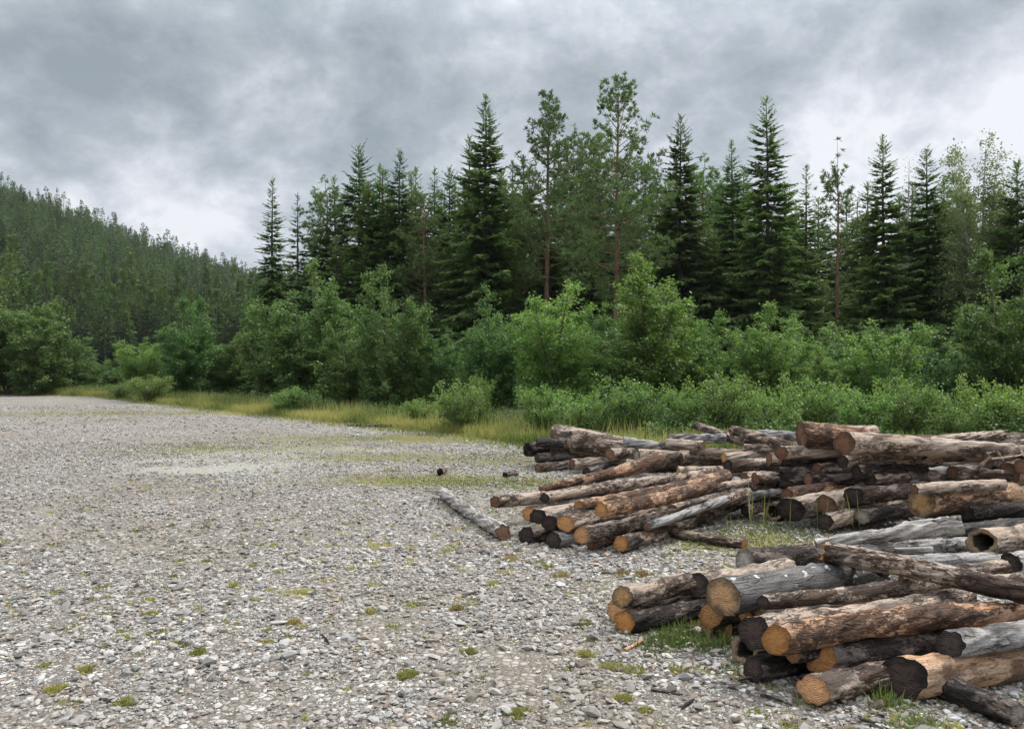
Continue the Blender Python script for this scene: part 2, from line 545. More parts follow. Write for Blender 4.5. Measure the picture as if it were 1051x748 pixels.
m, t, out = new_mat('gravel_and_soil')
pos = N(t, 'ShaderNodeNewGeometry').outputs['Position']
ag = N(t, 'ShaderNodeAttribute', attribute_name='gravel').outputs['Fac']
am = N(t, 'ShaderNodeAttribute', attribute_name='moss').outputs['Fac']
asd = N(t, 'ShaderNodeAttribute', attribute_name='sand').outputs['Fac']
warp = N(t, 'ShaderNodeTexNoise')
t.links.new(pos, warp.inputs['Vector'])
warp.inputs['Scale'].default_value = 30
wv = vmath(t, 'ADD', pos, vmath(t, 'MULTIPLY', warp.outputs['Color'], (0.02, 0.02, 0.0)))
flat = vmath(t, 'MULTIPLY', wv, (1, 1, 0.2))


def stones(scale):
    v = N(t, 'ShaderNodeTexVoronoi', feature='F1')
    t.links.new(flat, v.inputs['Vector'])
    v.inputs['Scale'].default_value = scale
    d = N(t, 'ShaderNodeTexVoronoi', feature='DISTANCE_TO_EDGE')
    t.links.new(flat, d.inputs['Vector'])
    d.inputs['Scale'].default_value = scale
    s = N(t, 'ShaderNodeSeparateColor')
    t.links.new(v.outputs['Color'], s.inputs[0])
    return s, d.outputs[0], v.outputs['Distance']


s1, e1, f1 = stones(24)
s2, e2, f2 = stones(62)
SC = [(0.0, (0.12, 0.105, 0.088)), (0.3, (0.24, 0.222, 0.195)), (0.55, (0.35, 0.335, 0.305)), (0.8, (0.49, 0.475, 0.44)), (1.0, (0.62, 0.61, 0.575))]
c1 = ramp(t, s1.outputs[0], SC)
c2 = ramp(t, s2.outputs[0], SC)
c1 = mixc(t, math_(t, 'MULTIPLY', math_(t, 'GREATER_THAN', s1.outputs[1], 0.72), 0.35), c1, (0.30, 0.235, 0.215))
use = math_(t, 'GREATER_THAN', s1.outputs[2], 0.45)
c = mixc(t, use, c2, c1)
soiln = noise(t, pos, 3.0, 5, 0.65)
gap1 = maprange(t, e1, 0.0, 0.16, 0.95, 0.0)
gap2 = maprange(t, e2, 0.0, 0.2, 0.9, 0.0)
gap = mixc(t, use, gap2, gap1)
soil = mixc(t, soiln, (0.055, 0.040, 0.029), (0.125, 0.100, 0.075))
c = mixc(t, gap, c, soil)
bn = noise(t, pos, 0.35, 4, 0.6, 0.3)
# grey-violet stone to the west, where the older surface lies
c = mixc(t, maprange(t, bn, 0.42, 0.62, 0.0, 0.55), c, (0.205, 0.174, 0.132))
sandn = noise(t, pos, 22, 4, 0.7)
sandc = mixc(t, maprange(t, sandn, 0.35, 0.6), (0.27, 0.265, 0.22), (0.42, 0.41, 0.36))
c = mixc(t, maprange(t, math_(t, 'ADD', asd, math_(t, 'MULTIPLY', math_(t, 'SUBTRACT', sandn, 0.5), 0.9)), 0.30, 1.0, 0, 0.7), c, sandc)
mn = noise(t, pos, 7, 5, 0.7)
mossc = mixc(t, mn, (0.115, 0.125, 0.035), (0.25, 0.235, 0.10))
c = mixc(t, maprange(t, math_(t, 'ADD', am, math_(t, 'MULTIPLY', math_(t, 'SUBTRACT', mn, 0.5), 1.6)), 0.35, 0.85, 0, 0.8), c, mossc)
earth = mixc(t, mn, (0.050, 0.055, 0.020), (0.12, 0.115, 0.045))
c = mixc(t, ag, earth, c)
hgt = math_(t, 'ADD', math_(t, 'MULTIPLY', mixc(t, use, maprange(t, e2, 0, 0.25), maprange(t, e1, 0, 0.3)), 1.0), math_(t, 'MULTIPLY', s1.outputs[0], 0.5))
principled(t, out, c, 0.85, hgt, 0.25, 0.8, 0.012)
M['ground'] = m
gm = np_mesh('ground', np.stack([GX, GY, GZ], -1).reshape(-1, 3), gf, (m,), True,
             vattr={'gravel': gravel_mask(GX, GY).ravel(), 'moss': patches(GX, GY, PATCH_MOSS, 21).ravel(), 'sand': patches(GX, GY, PATCH_SAND, 22).ravel()})
tag(link('ground', gm), kind='structure')

# ------------------------------------------------------------------ loose stones
rs = np.random.RandomState(7)
PHI = (1 + 5 ** 0.5) / 2
ICO_V = unit(np.array([(-1, PHI, 0), (1, PHI, 0), (-1, -PHI, 0), (1, -PHI, 0), (0, -1, PHI), (0, 1, PHI), (0, -1, -PHI), (0, 1, -PHI),
                       (PHI, 0, -1), (PHI, 0, 1), (-PHI, 0, -1), (-PHI, 0, 1)], float))
ICO_F = np.array([(0, 11, 5), (0, 5, 1), (0, 1, 7), (0, 7, 10), (0, 10, 11), (1, 5, 9), (5, 11, 4), (11, 10, 2), (10, 7, 6), (7, 1, 8),
                  (3, 9, 4), (3, 4, 2), (3, 2, 6), (3, 6, 8), (3, 8, 9), (4, 9, 5), (2, 4, 11), (6, 2, 10), (8, 6, 7), (9, 8, 1)])
BOX_V = np.array([(-1, -1, -1), (1, -1, -1), (1, 1, -1), (-1, 1, -1), (-.75, -.75, 1), (.75, -.75, 1), (.75, .75, 1), (-.75, .75, 1)], float) * 0.72
BOX_F = np.array([(0, 1, 5), (0, 5, 4), (1, 2, 6), (1, 6, 5), (2, 3, 7), (2, 7, 6), (3, 0, 4), (3, 4, 7), (4, 5, 6), (4, 6, 7)])


def stone_field(pts, size, base, faces, seed, flat=(0.28, 0.6)):
    r = np.random.RandomState(seed)
    n = len(pts)
    k = len(base)
    v = base[None] * (1 + r.uniform(-0.28, 0.28, (n, k, 1))) + r.uniform(-0.12, 0.12, (n, k, 3))
    sc = np.stack([size * r.uniform(0.8, 1.3, n), size * r.uniform(0.5, 0.95, n), size * r.uniform(*flat, n)], -1)
    v = v * sc[:, None] * 0.5
    tx, ty, tz = r.normal(0, 0.28, n), r.normal(0, 0.28, n), r.uniform(0, 6.283, n)
    cy_, sy_ = np.cos(ty)[:, None], np.sin(ty)[:, None]
    x, y, z = v[..., 0] * cy_ + v[..., 2] * sy_, v[..., 1], -v[..., 0] * sy_ + v[..., 2] * cy_
    cx_, sx_ = np.cos(tx)[:, None], np.sin(tx)[:, None]
    y, z = y * cx_ - z * sx_, y * sx_ + z * cx_
    cz, sz = np.cos(tz)[:, None], np.sin(tz)[:, None]
    x, y = x * cz - y * sz, x * sz + y * cz
    z = z + sc[:, 2][:, None] * r.uniform(0.10, 0.42, n)[:, None]
    V = np.stack([x + pts[:, 0][:, None], y + pts[:, 1][:, None], z + height(pts[:, 0], pts[:, 1])[:, None]], -1)
    Fc = faces[None] + (np.arange(n) * k)[:, None, None]
    g = r.beta(1.7, 1.7, n)
    lum = 0.09 + 0.47 * g
    hue = r.rand(n)
    colr = np.stack([lum, lum * 0.965, lum * 0.905], -1)
    colr[hue > 0.78] *= np.array([1.04, 0.95, 0.90])
    colr[hue < 0.22] *= np.array([0.92, 0.97, 1.0])
    colr[(hue > 0.5) & (hue < 0.56)] *= np.array([0.70, 0.55, 0.44])
    return V.reshape(-1, 3), Fc.reshape(-1, faces.shape[1]), np.repeat(colr, len(faces), 0)


def wedge(n, d0, d1, seed, lim=0.78, pad=0.8, px=0.0):
    """random places on the gravel between two distances, a little wider than the view"""
    r = np.random.RandomState(seed)
    d = np.sqrt(r.uniform(d0 ** 2, d1 ** 2, n))
    x = r.uniform(-1, 1, n) * (lim * d + pad)
    ok = gravel_mask(x, d) > r.uniform(0.3, 0.9, n)
    mo = patches(x, d, PATCH_MOSS, 21) + 0.9 * patches(x, d, PATCH_SAND, 22)
    ok &= mo < r.uniform(0.1, 1.1, n)
    bare = smooth_noise(x, d, 77, 0.9, 4)
    ok &= bare > r.uniform(-1.1, 0.45, n)
    return np.stack([x[ok], d[ok]], -1)


sm, t, out = new_mat('stone_chips')
sa = N(t, 'ShaderNodeAttribute', attribute_name='stone').outputs['Color']
pos = N(t, 'ShaderNodeNewGeometry').outputs['Position']
nn = noise(t, pos, 160, 4, 0.65)
big = noise(t, pos, 0.35, 4, 0.6, 0.3)
cc = mixc(t, maprange(t, nn, 0.3, 0.7, 0.0, 0.35), sa, (0.12, 0.11, 0.10))
cc = mixc(t, maprange(t, big, 0.42, 0.62, 0.0, 0.45), cc, (0.205, 0.174, 0.132))
principled(t, out, cc, 0.75, nn, 0.3, 0.4, 0.003)
M['stone'] = sm

fields = []
p = wedge(52000, 2.2, 7.0, 1)
fields.append(stone_field(p, rs.lognormal(math.log(0.026), 0.42, len(p)).clip(0.010, 0.10), ICO_V, ICO_F, 2))
p = wedge(80000, 7.0, 17.0, 3, pad=0.6)
fields.append(stone_field(p, rs.lognormal(math.log(0.036), 0.30, len(p)).clip(0.016, 0.085), BOX_V, BOX_F, 4, (0.3, 0.65)))
p = wedge(26000, 17.0, 34.0, 5, pad=0.6)
fields.append(stone_field(p, rs.lognormal(math.log(0.055), 0.3, len(p)).clip(0.03, 0.12), BOX_V, BOX_F, 6, (0.3, 0.6)))
V, Fc, o = [], [], 0
for v, f, _ in fields:
    V.append(v)
    Fc.append(f + o)
    o += len(v)
gs = np_mesh('gravel', np.concatenate(V), np.concatenate(Fc), (sm,), False, fattr={'stone': np.concatenate([c for _, _, c in fields])})
tag(link('gravel', gs), 'loose grey and purplish stone chips covering the open yard', 'gravel', kind='stuff')
del V, Fc, fields


# ------------------------------------------------------------------ hills
def hill_mesh(name, xs, ys, fz, mat, kind='structure'):
    X, Y = np.meshgrid(xs, ys)
    Z = fz(X, Y)
    i = np.arange(X.size).reshape(X.shape)
    f = np.stack([i[:-1, :-1], i[:-1, 1:], i[1:, 1:], i[1:, :-1]], -1).reshape(-1, 4)
    return tag(link(name, np_mesh(name, np.stack([X, Y, Z], -1).reshape(-1, 3), f, (mat,), True)), kind=kind)


def hill_z(x, y):
    """the wooded slope on the left: it climbs to the west and north and runs out behind the spruces"""
    u = -x                                              # metres to the left
    d = np.hypot(x, y)
    az = u / np.maximum(y, 1.0)                          # tangent of the bearing to the left
    crest = np.interp(az, [-0.9, -0.4, 0.0, 0.2, 0.33, 0.42, 0.5, 0.575, 0.65, 0.8, 1.4], [2, 8, 18, 28, 42, 52, 62, 71, 79, 92, 120])
    s = np.clip((d - 150) / 330, 0, 1)
    s = s * s * (3 - 2 * s) * 0.55 + s * 0.45
    back = np.clip((d - 520) / 300, 0, 1)
    return (crest * s * (1 - 0.4 * back) + 2.5 * smooth_noise(x, y, 31, 0.012, 3) * s) - 0.5


m, t, out = new_mat('forest_floor')
pos = N(t, 'ShaderNodeNewGeometry').outputs['Position']
fn = noise(t, pos, 0.15, 5, 0.65)
principled(t, out, mixc(t, fn, (0.022, 0.028, 0.012), (0.06, 0.062, 0.03)), 0.95, fn, 0.1, 0.6, 0.5)
M['forestfloor'] = m
m, t, out = new_mat('distant_spruce_forest')
pos = N(t, 'ShaderNodeNewGeometry').outputs['Position']
v1 = N(t, 'ShaderNodeTexVoronoi', feature='F1')
t.links.new(vmath(t, 'MULTIPLY', pos, (0.12, 0.12, 0.03)), v1.inputs['Vector'])
v1.inputs['Scale'].default_value = 1.0
fn = noise(t, pos, 0.006, 6, 0.6)
cc = mixc(t, v1.outputs['Distance'], (0.055, 0.075, 0.035), (0.015, 0.025, 0.012))
cc = mixc(t, maprange(t, fn, 0.5, 0.62, 0, 0.6), cc, (0.10, 0.13, 0.055))
principled(t, out, cc, 0.95, v1.outputs['Distance'], 0.1, 1.0, 3.0)
M['farforest'] = m

hill_mesh('hill', np.arange(-900, 421, 12.0), np.arange(90, 861, 12.0), hill_z, M['forestfloor'])


def ridge_z(x, y):
    c = 205 + 55 * smooth_noise(x, 0 * x, 41, 0.00045, 4) + 0.02 * x
    s = np.clip((y - 1000) / 900, 0, 1)
    back = np.clip((y - 2000) / 600, 0, 1)
    return c * (s * s * (3 - 2 * s)) * (1 - 0.3 * back) + 10 * smooth_noise(x, y, 42, 0.004, 4) * s - 2


hill_mesh('distant_ridge', np.arange(-2600, 3001, 50.0), np.arange(900, 2701, 50.0), ridge_z, M['farforest'])

# ------------------------------------------------------------------ conifers
def trunk_geo(H, r0, rs_, lean=0.01, n=14, seg=8, top=1.0):
    z = np.linspace(-0.15, H * top, n)
    a = rs_.uniform(0, 6.28)
    x = lean * z * math.cos(a) + 0.02 * np.sin(z * 0.9 + a)
    y = lean * z * math.sin(a) + 0.02 * np.cos(z * 0.7 + a)
    r = r0 * (1 - np.clip(z, 0, H) / H) ** 0.85 + 0.012
    r[0:2] *= 1.25
    return np.stack([x, y, z], -1), r


def limb(base, az, L, el, droop, n=5):
    s = np.linspace(0, 1, n)
    h = np.array([math.cos(az), math.sin(az)])
    return np.stack([base[0] + h[0] * L * s, base[1] + h[1] * L * s, base[2] + L * (math.tan(el) * s - droop * np.sin(np.pi * s * 0.9) * 0.6)], -1)


def spruce_geo(seed, H, Rr, density=1.0, bare=0.06, shape=0.85, droop=0.25, gap=0.30, thin_top=0.0):
    r = np.random.RandomState(seed)
    tp, tr = trunk_geo(H, H * 0.0085 + 0.03, r)
    limbs = [tube(tp, tr, 8)]
    C, Dv, S, Ln, W, T = [], [], [], [], [], []
    z = bare * H
    while z < H - 0.12:
        t = z / H
        Lm = Rr * (1 - t) ** shape * (1.0 if t > 0.18 else 0.75 + t * 1.4) + 0.07
        nb = r.randint(4, 7)
        a0 = r.uniform(0, 6.28)
        bx = np.interp(z, tp[:, 2], tp[:, 0])
        by = np.interp(z, tp[:, 2], tp[:, 1])
        for b in range(nb):
            if r.rand() > density * (1.0 - thin_top * t):
                continue
            az = a0 + b * 6.283 / nb + r.normal(0, 0.22)
            L = Lm * (r.uniform(0.6, 1.1) if r.rand() > 0.15 else r.uniform(0.9, 1.35))
            el = np.interp(t, [0, 0.5, 0.85, 1], [-0.35, -0.12, 0.30, 0.85]) + r.normal(0, 0.09)
            pl = limb((bx, by, z + r.uniform(-0.16, 0.16)), az, L, el, droop * (1 - t))
            if L > 0.8:
                limbs.append(tube(pl, np.linspace(0.022 + 0.008 * L, 0.006, 5), 3))
            n = int(L * 42 + 10)
            s = r.uniform(0.10, 1.0, n) ** 0.85
            base = np.stack([np.interp(s, np.linspace(0, 1, 5), pl[:, k]) for k in range(3)], -1)
            bd = unit(pl[-1] - pl[0])
            sd = np.array([-math.sin(az), math.cos(az), 0])
            side = r.choice([-1, 1], n)[:, None]
            d = bd * r.uniform(0.35, 1.0, (n, 1)) + sd * side * r.uniform(0.4, 1.0, (n, 1)) + np.array([0, 0, -1]) * r.uniform(0.0, 0.65 * (1.1 - t), (n, 1)) + r.normal(0, 0.12, (n, 3))
            d[-2:] = bd + r.normal(0, 0.1, (2, 3))
            d = unit(d)
            ln = np.clip(0.42 * L * (1.12 - s), 0.14 - 0.05 * t, 0.55) * r.uniform(0.7, 1.2, n)
            C.append(base)
            Dv.append(d)
            S.append(unit(np.cross(d, unit(np.array([0, 0, 1]) + r.normal(0, 0.45, (n, 3))))))
            Ln.append(ln)
            W.append(ln * 0.20 + 0.018 + 0.042 * (1 - t))
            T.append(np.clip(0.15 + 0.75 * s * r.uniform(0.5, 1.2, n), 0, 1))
        z += gap * r.uniform(0.55, 1.05) * (1.0 - 0.35 * t)
    # leader
    n = 8
    C.append(np.tile(tp[-1] - (0, 0, 0.45), (n, 1)) + np.c_[np.zeros((n, 2)), r.uniform(0, 0.35, n)])
    d = unit(np.c_[r.normal(0, 0.35, (n, 2)), np.ones(n)])
    Dv.append(d)
    S.append(unit(np.cross(d, r.normal(0, 1, (n, 3)))))
    Ln.append(r.uniform(0.25, 0.5, n))
    W.append(np.full(n, 0.05))
    T.append(np.full(n, 0.7))
    v, f = kites(*[np.concatenate(a) for a in (C, Dv, S, Ln, W)])
    return join(limbs), (v, f, np.concatenate(T))


def pine_geo(seed, H, Rr, start=0.35, density=1.0, tuft=16, stubs=True, conic=0.5, crook=0.012):
    r = np.random.RandomState(seed)
    tp, tr = trunk_geo(H, H * 0.0095 + 0.03, r, crook)
    limbs = [tube(tp, tr, 9)]
    C, Dv, S, Ln, W, T = [], [], [], [], [], []
    if stubs:
        for z in np.arange(0.12 * H, start * H, 0.6):
            if r.rand() < 0.6:
                pl = limb((np.interp(z, tp[:, 2], tp[:, 0]), np.interp(z, tp[:, 2], tp[:, 1]), z), r.uniform(0, 6.28), r.uniform(0.4, 1.3), r.uniform(-0.2, 0.3), 0.1)
                limbs.append(tube(pl, np.linspace(0.02, 0.004, 5), 3))
    z = start * H
    while z < H - 0.05:
        t = (z / H - start) / (1 - start)
        prof = (1 - t) ** conic * np.interp(t, [0, 0.18, 1], [0.55, 1.0, 1.0])
        nb = r.randint(3, 6)
        a0 = r.uniform(0, 6.28)
        b0 = (np.interp(z, tp[:, 2], tp[:, 0]), np.interp(z, tp[:, 2], tp[:, 1]), z)
        for b in range(nb):
            if r.rand() > density:
                continue
            az = a0 + b * 6.283 / nb + r.normal(0, 0.3)
            L = Rr * prof * r.uniform(0.5, 1.2) + 0.18
            pl = limb(b0, az, L, np.interp(t, [0, 1], [0.15, 0.95]) + r.normal(0, 0.12), 0.12)
            limbs.append(tube(pl, np.linspace(0.015 + 0.012 * L, 0.007, 5), 3))
            nt = int(3 + L * 9)
            for q in range(nt):
                s = 1.0 if q == 0 else r.uniform(0.35, 1.0)
                c = np.array([np.interp(s, np.linspace(0, 1, 5), pl[:, k]) for k in range(3)])
                sp = 0.0 if q == 0 else 0.30 * L ** 0.5 * (1.3 - s)
                c = c + r.normal(0, 1, 3) * np.array([sp, sp, sp * 0.4]) + (0, 0, 0.04)
                n = tuft
                d = unit(unit(pl[-1] - pl[0]) * 0.5 + np.array([0, 0, 0.35]) + r.normal(0, 0.6, (n, 3)))
                C.append(np.tile(c, (n, 1)))
                Dv.append(d)
                S.append(unit(np.cross(d, r.normal(0, 1, (n, 3)))))
                Ln.append(r.uniform(0.14, 0.28, n))
                W.append(r.uniform(0.030, 0.052, n))
                T.append(np.clip(r.uniform(0.0, 0.6) + r.uniform(0, 0.4, n), 0, 1))
        z += r.uniform(0.30, 0.52)
    v, f = kites(*[np.concatenate(a) for a in (C, Dv, S, Ln, W)])
    return join(limbs), (v, f, np.concatenate(T))


def leafy_geo(seed, H, Rr, nleaf, leaf=0.085, stems=7, spread=0.55, low=0.06, up=0.55, sigma=0.16, open_=0.0, aspect=0.62):
    """a many-stemmed broadleaf: arching stems, side twigs, leaves gathered round the twigs"""
    r = np.random.RandomState(seed)
    limbs, cl, wt_ = [], [], []
    for i in range(stems):
        az = i * 6.283 / stems + r.normal(0, 0.35)
        hh = H * r.uniform(0.62, 1.0) if i else H
        out_ = Rr * spread * r.uniform(0.3, 1.1) * (0.25 if i == 0 else 1)
        s = np.linspace(0, 1, 8)
        path = np.stack([out_ * math.cos(az) * s ** 1.2 + 0.05 * np.sin(s * 7 + i), out_ * math.sin(az) * s ** 1.2 + 0.05 * np.cos(s * 6 + i), hh * s ** 0.9], -1)
        limbs.append(tube(path, np.linspace(0.012 + 0.010 * H, 0.006, 8), 5))
        nt = int(10 + H * 5.5)
        for q in range(nt):
            sq = r.uniform(low, 1.0)
            b = np.array([np.interp(sq, s, path[:, k]) for k in range(3)])
            prof = math.sin(math.pi * min(1.0, (0.12 + 0.95 * sq)) ** 0.9) ** 0.6 if sq < 0.97 else 0.15
            L = Rr * 0.60 * (0.30 + 0.70 * prof) * (1.15 - sq) ** 0.35 * r.uniform(0.4, 1.15)
            L = min(L, 0.25 + (hh - b[2]) * 0.75 + 0.1)
            a2 = az + r.normal(0, 1.3)
            el = up * r.uniform(0.2, 1.2)
            e = b + np.array([math.cos(a2) * math.cos(el), math.sin(a2) * math.cos(el), math.sin(el)]) * L
            mid = (b + e) / 2 + (0, 0, 0.04 * L)
            if L > 0.25:
                limbs.append(tube(np.array([b, mid, e]), [0.010, 0.007, 0.003], 3))
            k = max(2, int(L / 0.12))
            for u in np.linspace(0.15, 1.05, k):
                cl.append(b + (e - b) * u + r.normal(0, 0.05, 3))
                wt_.append(0.5 + u)
        for u in np.linspace(0.8, 1.03, 5):
            cl.append(np.array([np.interp(u, s, path[:, k]) for k in range(3)]) + (0, 0, max(0, u - 1) * hh * 0.6))
            wt_.append(1.0)
    cl = np.array(cl)
    wt_ = np.array(wt_) * r.uniform(0.1, 1.6, len(cl)) ** 1.3
    pick = r.choice(len(cl), nleaf, p=wt_ / wt_.sum())
    C = cl[pick] + r.normal(0, sigma, (nleaf, 3)) * (1, 1, 0.75)
    C[:, 2] = np.abs(C[:, 2])
    nrm = unit(np.array([0, 0, 0.9]) + r.normal(0, 0.75, (nleaf, 3)))
    d = unit(np.cross(nrm, r.normal(0, 1, (nleaf, 3))))
    d = unit(d + np.array([0, 0, -0.25]))
    s_ = unit(np.cross(nrm, d))
    ln = leaf * r.uniform(0.6, 1.35, nleaf)
    clump = r.rand(len(cl))[pick]
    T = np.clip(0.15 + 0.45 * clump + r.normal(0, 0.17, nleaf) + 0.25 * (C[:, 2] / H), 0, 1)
    v, f = kites(C, d, s_, ln, ln * aspect)
    return join(limbs), (v, f, T)


def build_tree(name, label, cat, geo, tmat, cmat, loc, rz=0.0, group=None, scale=(1, 1, 1), parts=('trunk', 'crown')):
    """geo: (trunk mesh, crown mesh) or raw arrays"""
    root = thing(name, label, cat, loc, rz, group)
    if not isinstance(geo[0], bpy.types.Mesh):
        geo = (np_mesh(parts[0], *geo[0], (M[tmat],), True), np_mesh(parts[1], geo[1][0], geo[1][1], (M[cmat],), False, fattr={'tint': geo[1][2]}))
    for nme, me in zip(parts, geo):
        o = link(nme, me, root)
        if me.materials[0] != M[cmat] and nme == parts[1]:
            o.material_slots[0].link = 'OBJECT'
            o.material_slots[0].material = M[cmat]
    root.scale = scale
    return root


def gz(x, y):
    return float(height(np.array([x]), np.array([y]))[0])


def at(px, D, dz=0.0):
    x = (px - CX) * D / F
    return (x, D, gz(x, D) - 0.05 + dz)


def hgt(py, D):
    return CAMH + (HY - py) * D / F


rnd = random.Random(4)
G_S, G_P = 'spruces along the edge of the wood', 'pines along the edge of the wood'
# (top px x, top px y, distance, base radius m, kind, density, label)
SPR = [
    (281, 184, 46, 1.75, 1.0, 0.95, 0.26, 0.0, 'narrow dark spruce standing apart at the left end of the tree line'),
    (307, 200, 53, 1.9, 0.62, 0.9, 0.34, 0.1, 'thin see-through spruce just right of the leftmost dark spruce'),
    (345, 181, 54, 2.0, 0.75, 0.8, 0.32, 0.2, 'ragged pale green spruce left of the double-topped brownish spruce'),
    (370, 149, 52, 2.5, 0.72, 0.62, 0.34, 0.25, 'tall brownish thin-needled spruce above the big left alder'),
    (388, 166, 55, 1.7, 0.8, 0.9, 0.32, 0.1, 'slim spruce tucked between the brownish spruce and the broad dark one'),
    (408, 154, 48, 2.6, 0.95, 0.85, 0.28, 0.1, 'broad dark spruce right of the brownish thin-needled spruce'),
    (444, 172, 50, 2.2, 0.85, 0.9, 0.32, 0.1, 'lower spruce with a visible stem between two dark giants'),
    (497, 95, 44, 2.7, 1.0, 0.82, 0.28, 0.12, 'tallest dark spruce left of centre with a drooping dense crown'),
    (481, 138, 48, 2.2, 0.85, 0.85, 0.32, 0.2, 'lighter spruce leaning on the left side of the tallest dark spruce'),
    (528, 164, 54, 1.5, 0.7, 0.8, 0.34, 0.1, 'spindly spruce in the gap left of the red-stemmed pine'),
    (697, 118, 44, 2.6, 0.95, 0.8, 0.28, 0.15, 'dense spruce right of the tallest red-stemmed pine'),
    (753, 144, 46, 2.8, 0.95, 0.95, 0.28, 0.15, 'bushy cone-shaped spruce left of the tall ragged spruce'),
    (790, 99, 42, 2.5, 0.90, 0.75, 0.36, 0.15, 'tall ragged spruce with tiered branches and gaps down its stem'),
    (826, 170, 47, 1.8, 0.80, 0.85, 0.32, 0.1, 'slender spruce right beside the tall ragged spruce'),
    (880, 205, 50, 1.6, 0.70, 0.9, 0.34, 0.1, 'small thin spruce half hidden left of the dense narrow one'),
    (907, 139, 40, 1.9, 1.0, 0.75, 0.26, 0.05, 'dense narrow spruce standing left of the bare birch'),
    (954, 151, 40, 2.2, 1.0, 0.8, 0.26, 0.1, 'full dark spruce between the bare birch and the pale birch'),
    (1047, 165, 36, 2.6, 1.0, 0.85, 0.28, 0.1, 'big dark spruce at the right edge beyond the pale birch'),
]
for i, (px, py, D, Rr, de, sh, gap, tt, lab) in enumerate(SPR):
    H = hgt(py, D)
    x = (px - CX) * D / F
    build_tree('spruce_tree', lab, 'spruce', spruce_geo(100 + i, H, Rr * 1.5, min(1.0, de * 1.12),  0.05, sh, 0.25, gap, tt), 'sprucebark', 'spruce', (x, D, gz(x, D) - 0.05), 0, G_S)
PIN = [
    (560, 99, 44, 2.3, 0.38, 0.95, 0.85, 'tall pine with a red stem showing above the middle bushes'),
    (632, 83, 40, 2.7, 0.34, 0.85, 0.75, 'tallest pine with long bare reddish stem and spreading open crown'),
    (588, 147, 50, 2.0, 0.30, 0.9, 0.5, 'shorter pine standing between the two red-stemmed pines'),
    (607, 143, 52, 1.9, 0.30, 0.9, 0.5, 'bushy pine close behind the left side of the tallest pine'),
    (858, 180, 42, 1.6, 0.25, 0.55, 0.5, 'spindly open pine with sky showing through its crown'),
    (660, 170, 50, 2.0, 0.30, 0.9, 0.5, 'pine behind the right side of the tallest pine'),
    (437, 205, 46, 1.9, 0.22, 0.95, 0.6, 'greyish pine with a bare lower stem behind the alders'),
]
for i, (px, py, D, Rr, st, de, cn, lab) in enumerate(PIN):
    x = (px - CX) * D / F
    build_tree('pine_tree', lab, 'pine', pine_geo(200 + i, hgt(py, D), Rr * 1.25, st, de, 16, True, cn), 'pinebark', 'pine', (x, D, gz(x, D) - 0.05), 0, G_P)

# the second row: smaller trees that close the wood behind the named ones
fs = [spruce_geo(300 + k, 12.0, 3.0, 1.0, 0.03, 0.7, 0.25, 0.32, 0.1) for k in range(3)]
fp = [pine_geo(310 + k, 12.0, 2.8, 0.10, 0.95, 15, True, 0.6) for k in range(2)]
fs = [(np_mesh('trunk', *g[0], (M['sprucebark'],), True), np_mesh('crown', g[1][0], g[1][1], (M['spruce'],), False, fattr={'tint': g[1][2]})) for g in fs]
fp = [(np_mesh('trunk', *g[0], (M['pinebark'],), True), np_mesh('crown', g[1][0], g[1][1], (M['pine'],), False, fattr={'tint': g[1][2]})) for g in fp]
fill_top = [(690, 205), (722, 195), (738, 205), (765, 190), (808, 195), (842, 215), (868, 220), (893, 205), (922, 210), (938, 200), (968, 200), (985, 215), (1025, 205), (540, 175), (580, 170), (610, 175), (646, 180), (425, 185), (460, 185), (515, 180), (394, 190), (335, 205),
            (330, 235), (352, 215), (378, 205), (398, 212), (422, 200), (452, 215), (466, 195), (486, 190), (512, 195), (524, 205), (543, 190), (572, 185),
            (596, 190), (617, 200), (645, 205), (672, 200), (684, 215), (712, 205), (730, 220), (742, 215), (768, 200), (778, 215), (806, 215), (818, 230), (838, 240),
            (872, 245), (890, 235), (925, 232), (940, 240), (972, 225), (990, 232), (1015, 235), (1035, 225), (1062, 210), (1085, 190), (1110, 180), (1140, 200),
            (470, 238), (502, 240), (535, 245), (565, 238), (605, 245), (640, 245), (668, 240), (700, 250), (735, 258), (765, 250), (797, 255), (915, 268), (965, 262), (1000, 268), (345, 255), (375, 248), (410, 246)]
fill_top += [(1160 + 34 * k, 150 + (k * 37) % 60) for k in range(12)]
for i, (px, py) in enumerate(fill_top):
    D = (rnd.uniform(49, 60) if i < 59 else rnd.uniform(43, 49))
    H = hgt(py - 12 + rnd.uniform(-9, 7), D)
    x = (px - CX) * D / F
    s = H / 12.0
    w = s * rnd.uniform(0.85, 1.3)
    if i % 10 == 1:
        build_tree('pine_tree', 'smaller pine closing the wood behind the taller front trees', 'pine', fp[i % 2], 'pinebark', 'pine', (x, D, gz(x, D) - 0.05), rnd.uniform(0, 6), 'second row pines', (w, w, s))
    else:
        build_tree('spruce_tree', 'smaller dark spruce closing the wood behind the taller front trees', 'spruce', fs[i % 3], 'sprucebark', 'spruce', (x, D, gz(x, D) - 0.05), rnd.uniform(0, 6), 'second row spruces', (w, w, s))

# two birches among the conifers on the right
build_tree('birch_tree', 'tall pale birch with airy hanging foliage among the right spruces', 'birch',
           leafy_geo(401, hgt(140, 38), 3.0, 26000, 0.13, 7, 0.6, 0.3, 0.7, 0.17), 'birchbark', 'birchtop', at(1005, 38))
build_tree('birch_tree', 'almost bare grey birch between the two narrow right-hand spruces', 'birch',
           leafy_geo(402, hgt(162, 43), 1.3, 1500, 0.08, 3, 0.5, 0.35, 0.8, 0.2), 'birchbark', 'birchtop', at(932, 43))

